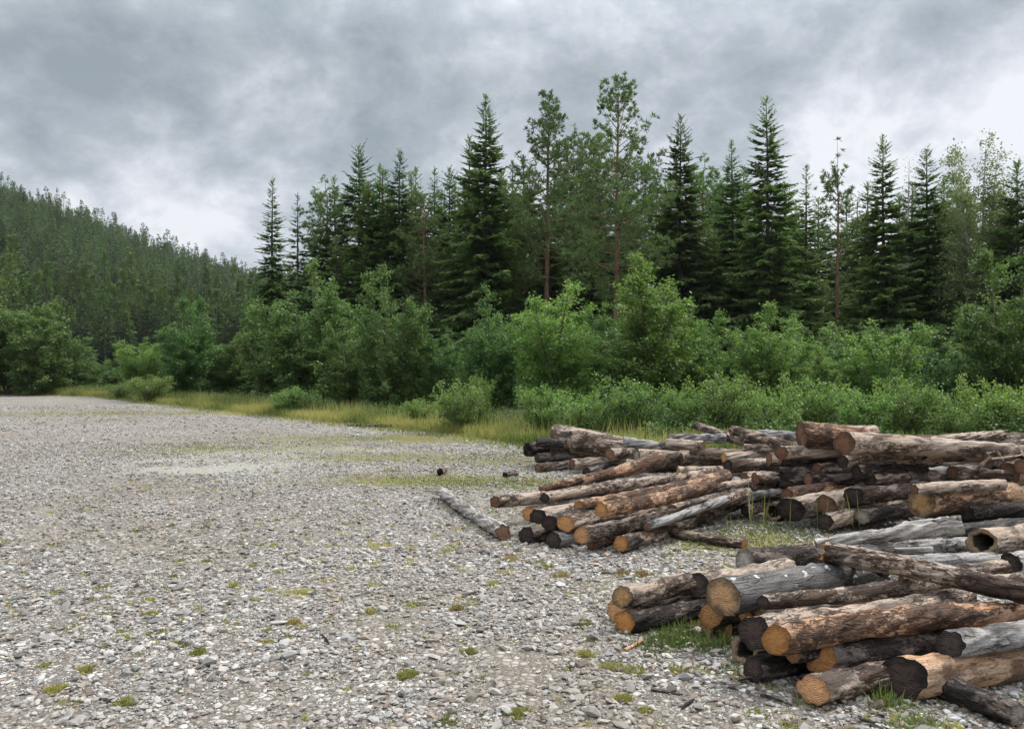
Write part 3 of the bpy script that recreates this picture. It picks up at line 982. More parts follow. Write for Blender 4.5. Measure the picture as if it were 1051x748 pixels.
# ------------------------------------------------------------------ broadleaf bushes and saplings
LEAFY = {
    'alder': [leafy_geo(500 + k, 5.0, 2.3, 30000, 0.105, 8, 0.75, 0.05, 0.5, 0.085) for k in range(4)],
    'birch': [leafy_geo(520 + k, 4.2, 1.9, 24000, 0.080, 8, 0.7, 0.05, 0.85, 0.075) for k in range(3)],
    'shrub': [leafy_geo(540 + k, 1.3, 1.0, 6500, 0.056, 12, 0.85, 0.05, 0.8, 0.06) for k in range(4)],
}
LM = {k: [(np_mesh('stems', *g[0], (M['stem'],), True), np_mesh('foliage', g[1][0], g[1][1], (M['alder' if k == 'alder' else 'birch'],), False, fattr={'tint': g[1][2]})) for g in v] for k, v in LEAFY.items()}
HH = {'alder': 5.0, 'birch': 4.2, 'shrub': 1.3}
RRr = {'alder': 2.3, 'birch': 1.9, 'shrub': 1.0}
BUSH = [  # kind, px, D, top py, width px, material, label
    ('alder', 12, 49, 290, 120, 'alder', 'tallest alder clump at the left edge of the gravel yard'),
    ('alder', 45, 47, 318, 90, 'alder', 'rounded alder right of the tallest left-edge clump'),
    ('alder', -45, 48, 285, 150, 'alder', 'broad alder just entering the left side of the view'),
    ('alder', 70, 52, 352, 60, 'alder', 'low alder where the left clump steps down to the gap'),
    ('birch', 93, 56, 368, 40, 'willow', 'small bluish willow in the gap below the wooded hill'),
    ('birch', 145, 44, 348, 62, 'birch', 'loose light green birch left of the dark pointed alder'),
    ('alder', 195, 40, 313, 78, 'alder', 'dark pointed alder in front of the wooded hill'),
    ('alder', 240, 42, 345, 80, 'alder', 'mid green alder below the narrow dark spruce'),
    ('alder', 322, 34, 272, 125, 'alder', 'largest alder of the tree line with a broad rounded crown'),
    ('alder', 283, 37, 315, 80, 'alder', 'left shoulder alder leaning on the largest alder'),
    ('alder', 398, 28.5, 283, 92, 'alder', 'upright alder right of the largest alder'),
    ('alder', 355, 30, 335, 70, 'alder', 'low dark alder between the largest and the upright alder'),
    ('alder', 505, 27, 300, 90, 'alder', 'mid green alder left of centre behind the small willow'),
    ('alder', 455, 29, 345, 60, 'alder', 'low alder filling the dip left of centre'),
    ('birch', 572, 24, 300, 125, 'birch', 'bright leafy birch sapling in the middle of the tree line'),
    ('alder', 620, 26, 320, 70, 'alder', 'dark alder between the bright middle sapling and the yellow-green one'),
    ('birch', 668, 23.5, 275, 150, 'birch', 'tall yellow-green birch sapling right of centre'),
    ('birch', 710, 24, 320, 80, 'birch', 'birch sapling on the right shoulder of the yellow-green one'),
    ('birch', 792, 23.5, 317, 110, 'birch', 'rounded birch sapling with pale leaf tips above the log heap'),
    ('birch', 845, 25, 362, 60, 'birch', 'short birch sapling below the spindly open pine'),
    ('birch', 903, 21.5, 333, 110, 'birch', 'light green birch sapling above the middle of the log heap'),
    ('alder', 960, 22, 365, 80, 'alder', 'low alder between the light sapling and the right-edge alder'),
    ('alder', 1040, 21, 262, 125, 'alder', 'tall glossy alder at the right edge behind the log heap'),
    ('alder', 1120, 21, 280, 130, 'alder', 'alder standing just past the right side of the view'),
    ('birch', 1210, 21, 300, 120, 'birch', 'birch sapling beyond the right side of the view'),
    ('alder', 1310, 21, 285, 130, 'alder', 'alder farther beyond the right side of the view'),
]
for i, (k, px, D, top, wpx, mat, lab) in enumerate(BUSH):
    sz = hgt(top, D) / HH[k] * 1.06
    sx = (wpx * D / F / 2) / RRr[k] * 1.15
    build_tree('birch_sapling' if k == 'birch' and mat == 'birch' else ('willow_bush' if mat == 'willow' else 'alder_bush'), lab, 'bush',
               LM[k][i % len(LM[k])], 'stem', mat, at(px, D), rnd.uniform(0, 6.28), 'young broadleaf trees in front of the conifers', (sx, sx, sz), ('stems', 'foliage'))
# darker growth that closes the wood's edge behind them
for i in range(46):
    px = 110 + i * 29 + rnd.uniform(-8, 8)
    D = float(np.interp(px, [110, 300, 450, 620, 1100], [50, 41, 35, 31, 28])) + rnd.uniform(-1, 2)
    top = np.interp(px, [110, 250, 330, 450, 560, 700, 900, 1100], [372, 355, 330, 335, 325, 325, 345, 325]) + rnd.uniform(-14, 14)
    s = hgt(top, D) / 5.0
    build_tree('alder_bush', 'shaded alder deep in the undergrowth under the conifers', 'bush', LM['alder'][i % 4], 'stem', 'alder', at(px, D),
               rnd.uniform(0, 6.28), 'shaded alders under the conifers', (s * 1.2, s * 1.2, s), ('stems', 'foliage'))
SHR = [
    (1120, 15, 390, 90, 'birch', 'low shrub just past the right side behind the heap'),
    (1200, 15, 385, 90, 'willow', 'low shrub farther past the right side behind the heap'),
    (472, 19.4, 391, 66, 'willow', 'small pale willow bush at the gravel edge left of the logs'),
    (492, 20.4, 384, 34, 'willow', 'spiky willow shoots rising behind the small pale willow bush'),
    (155, 37, 385, 50, 'willow', 'yellow-green shrub in the grass at the far left gravel edge'),
    (125, 41, 392, 36, 'willow', 'tiny shrub beside the far end of the grass strip'),
    (300, 27, 396, 60, 'willow', 'low spreading shrub in the grass below the largest alder'),
    (430, 22, 408, 40, 'birch', 'low shrub left of the small pale willow bush'),
    (556, 18.6, 396, 64, 'birch', 'leafy shrub left of the big tilted stump log'),
    (600, 17.6, 404, 75, 'birch', 'dense low shrub behind the big tilted stump log'),
    (650, 17.8, 386, 85, 'willow', 'low yellow-tinged shrub behind the far left of the heap'),
    (700, 17.0, 398, 70, 'birch', 'low shrub behind the log that points up at the heap top'),
    (745, 17.2, 384, 80, 'willow', 'golden-tipped shrub behind the crossed top logs'),
    (790, 16.2, 403, 70, 'birch', 'low green shrub left of the big orange-sided stump log'),
    (835, 16.6, 386, 80, 'willow', 'low shrub directly behind the big orange-sided stump log'),
    (880, 15.6, 400, 80, 'birch', 'leafy shrub behind the long pale top log'),
    (930, 16.0, 388, 80, 'willow', 'feathery pale shrub behind the middle of the long pale log'),
    (975, 15.2, 405, 70, 'birch', 'shrub behind the right half of the long pale log'),
    (1015, 15.6, 385, 70, 'birch', 'broad-leaved shrub behind the right end of the heap'),
    (1060, 15, 395, 80, 'willow', 'shrub at the right edge behind the heap'),
]
for i, (px, D, top, wpx, mat, lab) in enumerate(SHR):
    sz = hgt(top, D) / 1.3
    sx = (wpx * D / F / 2) / 1.0 * 1.1
    build_tree('low_shrub', lab, 'shrub', LM['shrub'][i % 4], 'stem', mat, at(px, D), rnd.uniform(0, 6.28), 'low shrubs at the gravel edge', (sx, sx, sz), ('stems', 'foliage'))

# ------------------------------------------------------------------ undergrowth and grass (nobody could count it)
def scatter_edge(n, seed, d0, d1, x0, x1, mean=None):
    r = np.random.RandomState(seed)
    x = r.uniform(x0, x1, n)
    off = r.uniform(d0, d1, n) if mean is None else d0 + np.minimum(r.exponential(mean, n), d1 - d0)
    return np.stack([x, edge_y(x) + off], -1), r


def blades(pts, r, lo, hi, w0, w1, lean=0.35, tbase=0.4):
    n = len(pts)
    C = np.c_[pts, height(pts[:, 0], pts[:, 1]) - 0.01]
    d = unit(np.c_[r.normal(0, lean, (n, 2)), np.ones(n)])
    s = unit(np.cross(d, r.normal(0, 1, (n, 3))))
    v, f = kites(C, d, s, r.uniform(lo, hi, n), r.uniform(w0, w1, n))
    return v, f, np.clip(tbase + 0.75 * smooth_noise(pts[:, 0], pts[:, 1], 9, 0.3, 3) + r.normal(0, 0.2, n), 0, 1)


def stuff(name, chunks, mat, label, cat):
    V, Fc, T, o = [], [], [], 0
    for v, f, tt in chunks:
        V.append(v)
        Fc.append(f + o)
        T.append(tt)
        o += len(v)
    me = np_mesh(name, np.concatenate(V), np.concatenate(Fc), (M[mat],), False, fattr={'tint': np.concatenate(T)})
    return tag(link(name, me), label, cat, kind='stuff')


ch = []
p, r = scatter_edge(60000, 61, -0.4, 4.2, -36, 3.0, 1.5)
ch.append(blades(p, r, 0.10, 0.38, 0.012, 0.028, 0.35, 0.58))
p, r = scatter_edge(14000, 62, -1.6, 1.5, -30, 3.0)
ch.append(blades(p, r, 0.05, 0.2, 0.010, 0.022, 0.5, 0.35))
p, r = scatter_edge(5000, 63, 0.6, 3.5, -30, 3.0)
ch.append(blades(p, r, 0.4, 0.7, 0.010, 0.018, 0.22, 0.6))
p, r = scatter_edge(14000, 64, -0.3, 3.0, 3.0, 16)
ch.append(blades(p, r, 0.15, 0.5, 0.012, 0.025, 0.3, 0.4))
stuff('tall_grass', ch, 'grass', 'tall yellowing grass strip between gravel and bushes', 'grass')

ch = []
for seed, n, d0, d1, x0, x1, hm, lf in ((71, 90000, 1.0, 8.0, -50, 2.0, 0.55, 0.075), (72, 80000, 0.6, 7.0, 1.0, 17, 0.75, 0.070)):
    p, r = scatter_edge(n, seed, d0, d1, x0, x1)
    hn = np.clip(0.55 + 0.6 * smooth_noise(p[:, 0], p[:, 1], seed + 5, 0.45, 3), 0.12, 1.3) * hm
    hn = hn * np.clip((p[:, 1] - edge_y(p[:, 0]) - d0 + 0.3) / 1.5, 0.15, 1)
    C = np.c_[p, height(p[:, 0], p[:, 1]) + hn * r.uniform(0.1, 1, n)]
    nr = unit(np.array([0, -0.15, 0.8]) + r.normal(0, 0.6, (n, 3)))
    d = unit(np.cross(nr, r.normal(0, 1, (n, 3))))
    v, f = kites(C, d, unit(np.cross(nr, d)), lf * r.uniform(0.6, 1.4, n), lf * 0.6 * r.uniform(0.6, 1.4, n))
    ch.append((v, f, np.clip(0.5 + 0.35 * smooth_noise(p[:, 0], p[:, 1], 8, 0.8, 3) + r.normal(0, 0.2, n), 0, 1)))
stuff('undergrowth', ch, 'herb', 'leafy green undergrowth covering the ground below the bushes', 'undergrowth')

# weeds and moss cushions in the gravel
rw = np.random.RandomState(81)
chm, chg, chd = [], [], []


def cushion(cx, cy, rad, h, n, r, store, lean=0.55, tb=0.5, wid=(0.004, 0.009)):
    a = r.uniform(0, 6.283, n)
    q = rad * np.sqrt(r.rand(n)) * (0.7 + 0.3 * np.sin(a * 3 + cx * 9))
    pts = np.stack([cx + q * np.cos(a), cy + q * np.sin(a)], -1)
    v, f, tt = blades(pts, r, h * 0.45, h, *wid, lean, tb)
    store.append((v, f, tt))


for i in range(2000):
    d = math.sqrt(rw.uniform(2.6 ** 2, 17 ** 2)) if i % 2 else rw.uniform(2.6, 9)
    x = rw.uniform(-0.72, 0.75) * d
    if gravel_mask(np.array([x]), np.array([d]))[0] < 0.5 or smooth_noise(np.array([x]), np.array([d]), 44, 0.35, 3)[0] < rw.uniform(-1.0, 0.6):
        continue
    big = rw.rand()
    cushion(x, d, rw.uniform(0.02, 0.06) + 0.07 * big ** 4, rw.uniform(0.018, 0.040), int(30 + 130 * big ** 2), rw, chd if i % 23 == 0 else chm, 0.7, rw.uniform(0.15, 0.8), (0.005 + 0.0006 * d, 0.009 + 0.0009 * d))
for px, py, rad in ((530, 733, .07), (482, 668, .045), (184, 665, .05), (205, 672, .045), (155, 631, .05), (128, 722, .06), (628, 685, .07), (600, 640, .05), (420, 690, .05), (415, 693, .04),
                    (505, 600, .06), (312, 607, .05), (240, 420 + 180, .04), (700, 690, .09), (650, 690, .08), (58, 710, .05), (280, 560, .05), (380, 628, .04), (560, 580, .08), (640, 720, .05), (90, 690, .05), (600, 672, .05)):
    x, d = gpx(px, py)
    cushion(x, d, rad, 0.045, 420, rw, chm, 0.7, 0.55, (0.005, 0.011))
for cx, cy, a, b, s in PATCH_MOSS:
    n = int(2600 * a * b * min(s, 1.0)) + 200
    pts = np.c_[rw.normal(cx, a * 0.5, n), rw.normal(cy, b * 0.5, n)]
    v, f, tt = blades(pts, rw, 0.015, 0.045 if s < 1.3 else 0.06, 0.006, 0.016, 0.7, 0.45)
    (chm if s < 1.05 else chg).append((v, f, tt))
stuff('moss_tufts', chm, 'moss', 'low yellow-green moss and weed tufts growing through the gravel', 'moss')
for px, py, rad in ((545, 493, .25), (525, 573, .10), (660, 590, .10), (640, 588, .12), (715, 640, .08), (400, 483, .2), (575, 590, .08), (300, 640, .05), (470, 625, .05)):
    x, d = gpx(px, py)
    cushion(x, d, rad, 0.05, 300, rw, chd, 0.7, 0.5, (0.006, 0.012))
stuff('dry_tufts', chd, 'drytuft', 'small orange-brown dried weed tufts in the gravel', 'dried weeds')
# green grass by the front logs
for px, py, rad, h, n in ((690, 655, 0.24, 0.10, 1500), (730, 662, 0.22, 0.10, 1200), (712, 645, 0.2, 0.09, 900), (755, 690, 0.12, 0.07, 350), (912, 722, 0.10, 0.13, 380), (935, 742, 0.13, 0.10, 420), (900, 742, 0.06, 0.05, 150),
                          (835, 725, 0.05, 0.07, 110), (672, 668, 0.15, 0.07, 420), (760, 545, 0.4, 0.14, 260), (815, 550, 0.45, 0.12, 350), (790, 540, 0.4, 0.2, 160), (720, 556, 0.25, 0.1, 300), (860, 715, .12, .06, 200)):
    x, d = gpx(px, py)
    cushion(x, d, rad * 1.15, h * 0.6, int(n * 0.6), rw, chg, 0.85, 0.45, (0.005, 0.011))
    cushion(x + rw.normal(0, 0.05), d, rad * 0.8, h * 1.2, int(n * 0.06) + 4, rw, chg, 0.4, 0.8, (0.004, 0.008))
stuff('fresh_grass', chg, 'freshgrass', 'short bright green grass growing around the log piles', 'grass')
# a few dry stalks in front of the heap
sp_ = []
for px, py, h in ((775, 545, 0.75), (783, 548, 0.6), (815, 545, 0.42), (843, 548, 0.5), (866, 545, 0.4), (877, 548, 0.55), (752, 550, 0.3), (770, 540, .45)):
    x, d = gpx(px, py)
    n = 3
    a = np.c_[rw.normal(x, 0.04, n), rw.normal(d, 0.04, n)]
    sp_.append(blades(a, rw, h * 0.8, h, 0.006, 0.010, 0.2, 0.95))
stuff('dry_stalks', sp_, 'grass', 'thin dry grass stalks standing before the log heap', 'grass')

# ------------------------------------------------------------------ the wooded hill
def small_pine(seed, n, wide):
    """a hillside pine or spruce of unit height 1, drawn 12-17 m tall"""
    r = np.random.RandomState(seed)
    tp = np.array([[0, 0, -0.05], [0.004, 0, 0.5], [0, 0, 0.98]])
    tv, tf = tube(tp, [0.012, 0.008, 0.002], 4)
    t = r.uniform(0.0, 1, n)
    lo = 0.22 if wide else 0.12
    z = lo + (1 - lo) * t
    Rr = (0.165 if wide else 0.13) * np.clip((1 - t), 0, 1) ** (0.8 if wide else 0.95) * (1.12 - 0.25 * np.abs(np.sin(z * 40))) + 0.002
    a = r.uniform(0, 6.283, n)
    q = Rr * r.uniform(0.25, 1.0, n) * (1 + 0.25 * np.sin(a * 3 + z * 25))
    C = np.stack([q * np.cos(a), q * np.sin(a), z - q * 0.15], -1)
    d = unit(np.stack([np.cos(a), np.sin(a), np.where(t > 0.8, 0.8, -0.1) + r.normal(0, 0.3, n)], -1))
    s = unit(np.cross(d, unit(np.array([0, 0, 1]) + r.normal(0, 0.7, (n, 3)))))
    k = 1.0 - 0.5 * t
    v, f = kites(C, d, s, r.uniform(0.042, 0.075, n) * k, r.uniform(0.026, 0.042, n) * k)
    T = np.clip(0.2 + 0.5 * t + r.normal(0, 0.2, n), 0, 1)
    V = np.concatenate([tv, v])
    return V, np.concatenate([tf, f + len(tv)]), np.concatenate([np.zeros(len(tf)), T]), np.concatenate([np.ones(len(tf)), np.zeros(len(f))])


rh = np.random.RandomState(91)
cand = []
while len(cand) < 6500:
    d = math.sqrt(rh.uniform(165 ** 2, 530 ** 2))
    a = rh.uniform(-0.05, 0.92)                         # tangent of the bearing, to the left
    y = d / math.sqrt(1 + a * a)
    cand.append((-a * y, y, d))
cand = np.array(cand)
cand = cand[np.argsort(cand[:, 2])]
zh = hill_z(cand[:, 0], cand[:, 1])
Hs = rh.uniform(9.5, 17.0, len(cand)) * np.where(rh.rand(len(cand)) < 0.15, 1.3, 1.0)
pxs = CX + cand[:, 0] * F / cand[:, 1]
seen = (pxs > -40) & (pxs < 285)
hi_geo = [small_pine(900 + k, 900, k % 2 == 0) for k in range(6)]
lo_geo = [small_pine(920 + k, 260, k % 2 == 0) for k in range(6)]
hi_me = [np_mesh('hillside_pine', v, f, (M['hillpine'], M['sprucebark']), False, fattr={'tint': tt}, midx=mi) for v, f, tt, mi in hi_geo]
count = 0
V, Fc, T, MI, o = [], [], [], [], 0
for i in range(len(cand)):
    x, y, d = cand[i]
    H = Hs[i]
    if seen[i] and count < 290:
        ob = link('hillside_pine', hi_me[i % 6], None, (x, y, zh[i] - 0.2))
        w = H * rh.uniform(0.9, 1.45)
        ob.scale = (w, w, H)
        ob.rotation_euler = (rh.normal(0, 0.02), rh.normal(0, 0.02), rh.uniform(0, 6.28))
        tag(ob, 'dark pine on the lower slope of the wooded hill', 'pine', 'pines on the lower slope of the hill')
        count += 1
        continue
    v, f, tt, mi = lo_geo[i % 6]
    a = rh.uniform(0, 6.28)
    w = H * rh.uniform(0.9, 1.5)
    vv = np.stack([(v[:, 0] * math.cos(a) - v[:, 1] * math.sin(a)) * w + x, (v[:, 0] * math.sin(a) + v[:, 1] * math.cos(a)) * w + y, v[:, 2] * H + zh[i] - 0.2], -1)
    V.append(vv)
    Fc.append(f + o)
    T.append(np.clip(tt + rh.normal(0, 0.25), 0, 1))
    MI.append(mi)
    o += len(v)
me = np_mesh('hillside_forest', np.concatenate(V), np.concatenate(Fc), (M['hillpine'], M['sprucebark']), False, fattr={'tint': np.concatenate(T)}, midx=np.concatenate(MI))
tag(link('hillside_forest', me), 'dense pine forest covering the upper hill to its crest', 'forest', kind='stuff')
del V, Fc, T

# ------------------------------------------------------------------ logs
G_LOG = {'n': 'logs of the nearest pile', 'f': 'logs of the fanned-out middle pile', 'b': 'logs lying along the back of the heap', 'm': 'logs of the tall right-hand heap'}


def wave(rs_, n, kx, kt):
    """random low waves over (x along the log in m, angle)"""
    return [(rs_.uniform(0.3, 1.0) * kx, rs_.randint(0, kt + 1), rs_.uniform(0, 6.283), rs_.uniform(0.4, 1)) for _ in range(n)]


def wv_eval(ws, x, th):
    s = 0
    for fx, kt, ph, a in ws:
        s = s + a * np.sin(x * fx * 6.283 + kt * th + ph)
    return s / len(ws)


def make_log(name, label, p1, p2, r1, r2, style, end, seed, group, obl=12.0, bend=0.0, sag=0.0, split=0.0, rough=1.0, knots=3, butt=0.0, cat='log', broken=0.0, far_end='cut_brown', detail=1.0):
    rs_ = np.random.RandomState(seed)
    p1, p2 = Vector(p1), Vector(p2)
    ax = p2 - p1
    L = ax.length
    q = ax.to_track_quat('X', 'Z')
    root = bpy.data.objects.new(name, None)
    root.empty_display_size = 0.1
    col.objects.link(root)
    root.location = p1
    root.rotation_mode = 'QUATERNION'
    root.rotation_quaternion = q
    tag(root, label, cat, group)
    n = int(min(150, max(26, L / 0.022 * detail)))
    seg = 40
    x = np.linspace(0, L, n)
    th = np.linspace(0, 2 * np.pi, seg, endpoint=False)
    X, TH = np.meshgrid(x, th, indexing='ij')
    u = X / L
    rad = r1 * (1 - u) + r2 * u
    rad = rad * (1 + butt * np.exp(-u * L / (3.2 * r1)))
    wl_ = wave(rs_, 7, 1.2, 3)
    wm_ = wave(rs_, 10, 5.0, 7)
    wf_ = wave(rs_, 14, 18.0, 15)
    rad = rad * (1 + rough * (0.09 * wv_eval(wl_, X, TH) + 0.08 * wv_eval(wm_, X, TH) + 0.05 * wv_eval(wf_, X, TH)))
    fl = wv_eval(wave(rs_, 16, 6.0, 9), X, TH)
    rad = rad + rough * 0.0048 * np.clip(fl * 14, -1, 1) * min(1.0, r1 / 0.06)
    for k in range(knots + rs_.randint(0, 4)):
        kx, kt = rs_.uniform(0.12, 0.95) * L, rs_.uniform(0, 6.283)
        dth = (TH - kt + np.pi) % (2 * np.pi) - np.pi
        rad = rad + rs_.uniform(0.10, 0.28) * r1 * np.exp(-((X - kx) / 0.025) ** 2 - (dth * r1 / 0.022) ** 2)
    if split:
        g0 = rs_.uniform(0.2, 0.7) + 1.1 * np.sin(u * 2.2 + 0.4)
        dth = (TH - g0 + np.pi) % (2 * np.pi) - np.pi
        rad = rad * (1 - split * np.exp(-(dth / 0.16) ** 2) * np.clip((1 - u) * 1.6, 0, 1))
        dth = (TH - g0 - 0.8 + np.pi) % (2 * np.pi) - np.pi
        rad = rad * (1 - 0.5 * split * np.exp(-(dth / 0.12) ** 2) * np.clip(1 - abs(u - 0.4) * 2, 0, 1))
    edge = np.ones(n)
    edge[0] = edge[-1] = 0.975
    rad = rad * edge[:, None]
    ph = rs_.uniform(0, 6.28)
    w = 0.018 * L * min(rough, 1.3)
    cy = bend * 4 * (x / L) * (1 - x / L) + w * (np.sin(x / L * 5 + ph) - np.sin(ph)) * 0.5
    cz = sag * 4 * (x / L) * (1 - x / L) + w * (np.sin(x / L * 4.2 + ph * 2) - np.sin(ph * 2)) * 0.4
    Y = cy[:, None] + rad * np.cos(TH)
    Z = cz[:, None] + rad * np.sin(TH)
    # the saw never cuts quite square: each end face is turned a few degrees
    camd = (Vector((0, 0, CAMH)) - p1).normalized()
    loc = q.inverted() @ camd
    h = Vector((0, loc.y, loc.z))
    h = h.normalized() if h.length > 1e-6 else Vector((0, 1, 0))
    tilt = math.tan(R(obl))
    hy, hz = h.y + rs_.normal(0, 0.25), h.z + rs_.normal(0, 0.25)
    off = tilt * ((Y - cy[:, None]) * hy + (Z - cz[:, None]) * hz)
    X2 = X + off * np.clip(1 - X / (4 * r1), 0, 1)
    to = R(rs_.uniform(-8, 8))
    X2 = X2 + math.tan(to) * (Y - cy[:, None]) * np.clip(1 - (L - X) / (4 * r2), 0, 1)
    if broken:
        jag = broken * (0.6 * np.abs(np.sin(TH[0] * 2.3 + seed)) + rs_.uniform(0, 1, seg) * 0.6)
        X2 = X2 - (jag[None, :] * np.clip(1 - X / (3 * broken + 0.02), 0, 1) ** 2)
    V = np.stack([X2, Y, Z], -1)
    i = np.arange(n * seg).reshape(n, seg)
    j = np.roll(i, -1, axis=1)
    f = np.stack([i[:-1], i[1:], j[1:], j[:-1]], -1).reshape(-1, 4)
    me = np_mesh('bark', V.reshape(-1, 3), f, (M['log_' + style],), True)
    link('bark' if style not in ('pale', 'bleached', 'silver', 'tan', 'grey') else 'wood', me, root)

    def face(ring, c, r0, hollow, mat, flip):
        fac = [1.0, 0.9, 0.72, 0.5, 0.25] if not hollow else [1.0, 0.86, 0.7, 0.62, 0.58, 0.52, 0.3]
        dep = [0, 0, 0, 0, 0] if not hollow else [0, 0, 0.004, 0.03, 0.16, 0.3, 0.32]
        vs, rd = [], []
        sgn = -1 if flip else 1
        for a, (fa, dp) in enumerate(zip(fac, dep)):
            rr = fa + ((0.05 * np.sin(th * 3 + seed) + 0.035 * np.sin(th * 7 + 2 * seed)) * (1 if 0 < a < len(fac) - 1 and hollow else 0))
            p = c + (ring - c) * rr[:, None] if np.ndim(rr) else c + (ring - c) * rr
            p = p.copy()
            if a > 0:
                jit = 0.0014 if not broken else 0.012
                p[:, 0] += rs_.normal(0, jit, seg)
            p[:, 0] += sgn * dp
            vs.append(p)
            rd.append(np.full(seg, fa if not (hollow and a >= 3) else fa * 0.8))
        pc = vs[-1].mean(0)
        vv = np.concatenate(vs + [pc[None]])
        rd = np.concatenate(rd + [[0.0]])
        ff = []
        m_ = len(fac)
        for a in range(m_ - 1):
            for b in range(seg):
                b2 = (b + 1) % seg
                ff.append((a * seg + b, a * seg + b2, (a + 1) * seg + b2, (a + 1) * seg + b))
        for b in range(seg):
            ff.append(((m_ - 1) * seg + b, (m_ - 1) * seg + (b + 1) % seg, m_ * seg, m_ * seg))
        tri = np.array([q_[:3] for q_ in ff[-seg:]])
        quad = np.array(ff[:-seg])
        me_ = bpy.data.meshes.new('cut_end')
        me_.from_pydata(vv.tolist(), [], [tuple(q_) for q_ in quad] + [tuple(q_) for q_ in tri])
        at_ = me_.attributes.new('disc', 'FLOAT_VECTOR', 'POINT')
        pith = np.array([rs_.normal(0, 0.08), rs_.normal(0, 0.08)]) * r0
        dv = np.c_[vv[:, 1] - c[1] - pith[0], vv[:, 2] - c[2] - pith[1], np.zeros(len(vv))].astype(np.float32)
        at_.data.foreach_set('vector', dv.ravel())
        me_.attributes.new('rad', 'FLOAT', 'POINT').data.foreach_set('value', rd.astype(np.float32))
        me_.materials.append(M[mat])
        if hollow:
            me_.polygons.foreach_set('use_smooth', np.ones(len(me_.polygons), dtype=bool))
        me_.update()
        link('cut_end', me_, root)
    face(V[0], np.array([V[0][:, 0].mean(), cy[0], cz[0]]), r1, end == 'hollow', 'cut_' + end, False)
    face(V[-1], np.array([V[-1][:, 0].mean(), cy[-1], cz[-1]]), r2, False, far_end, True)
    return root


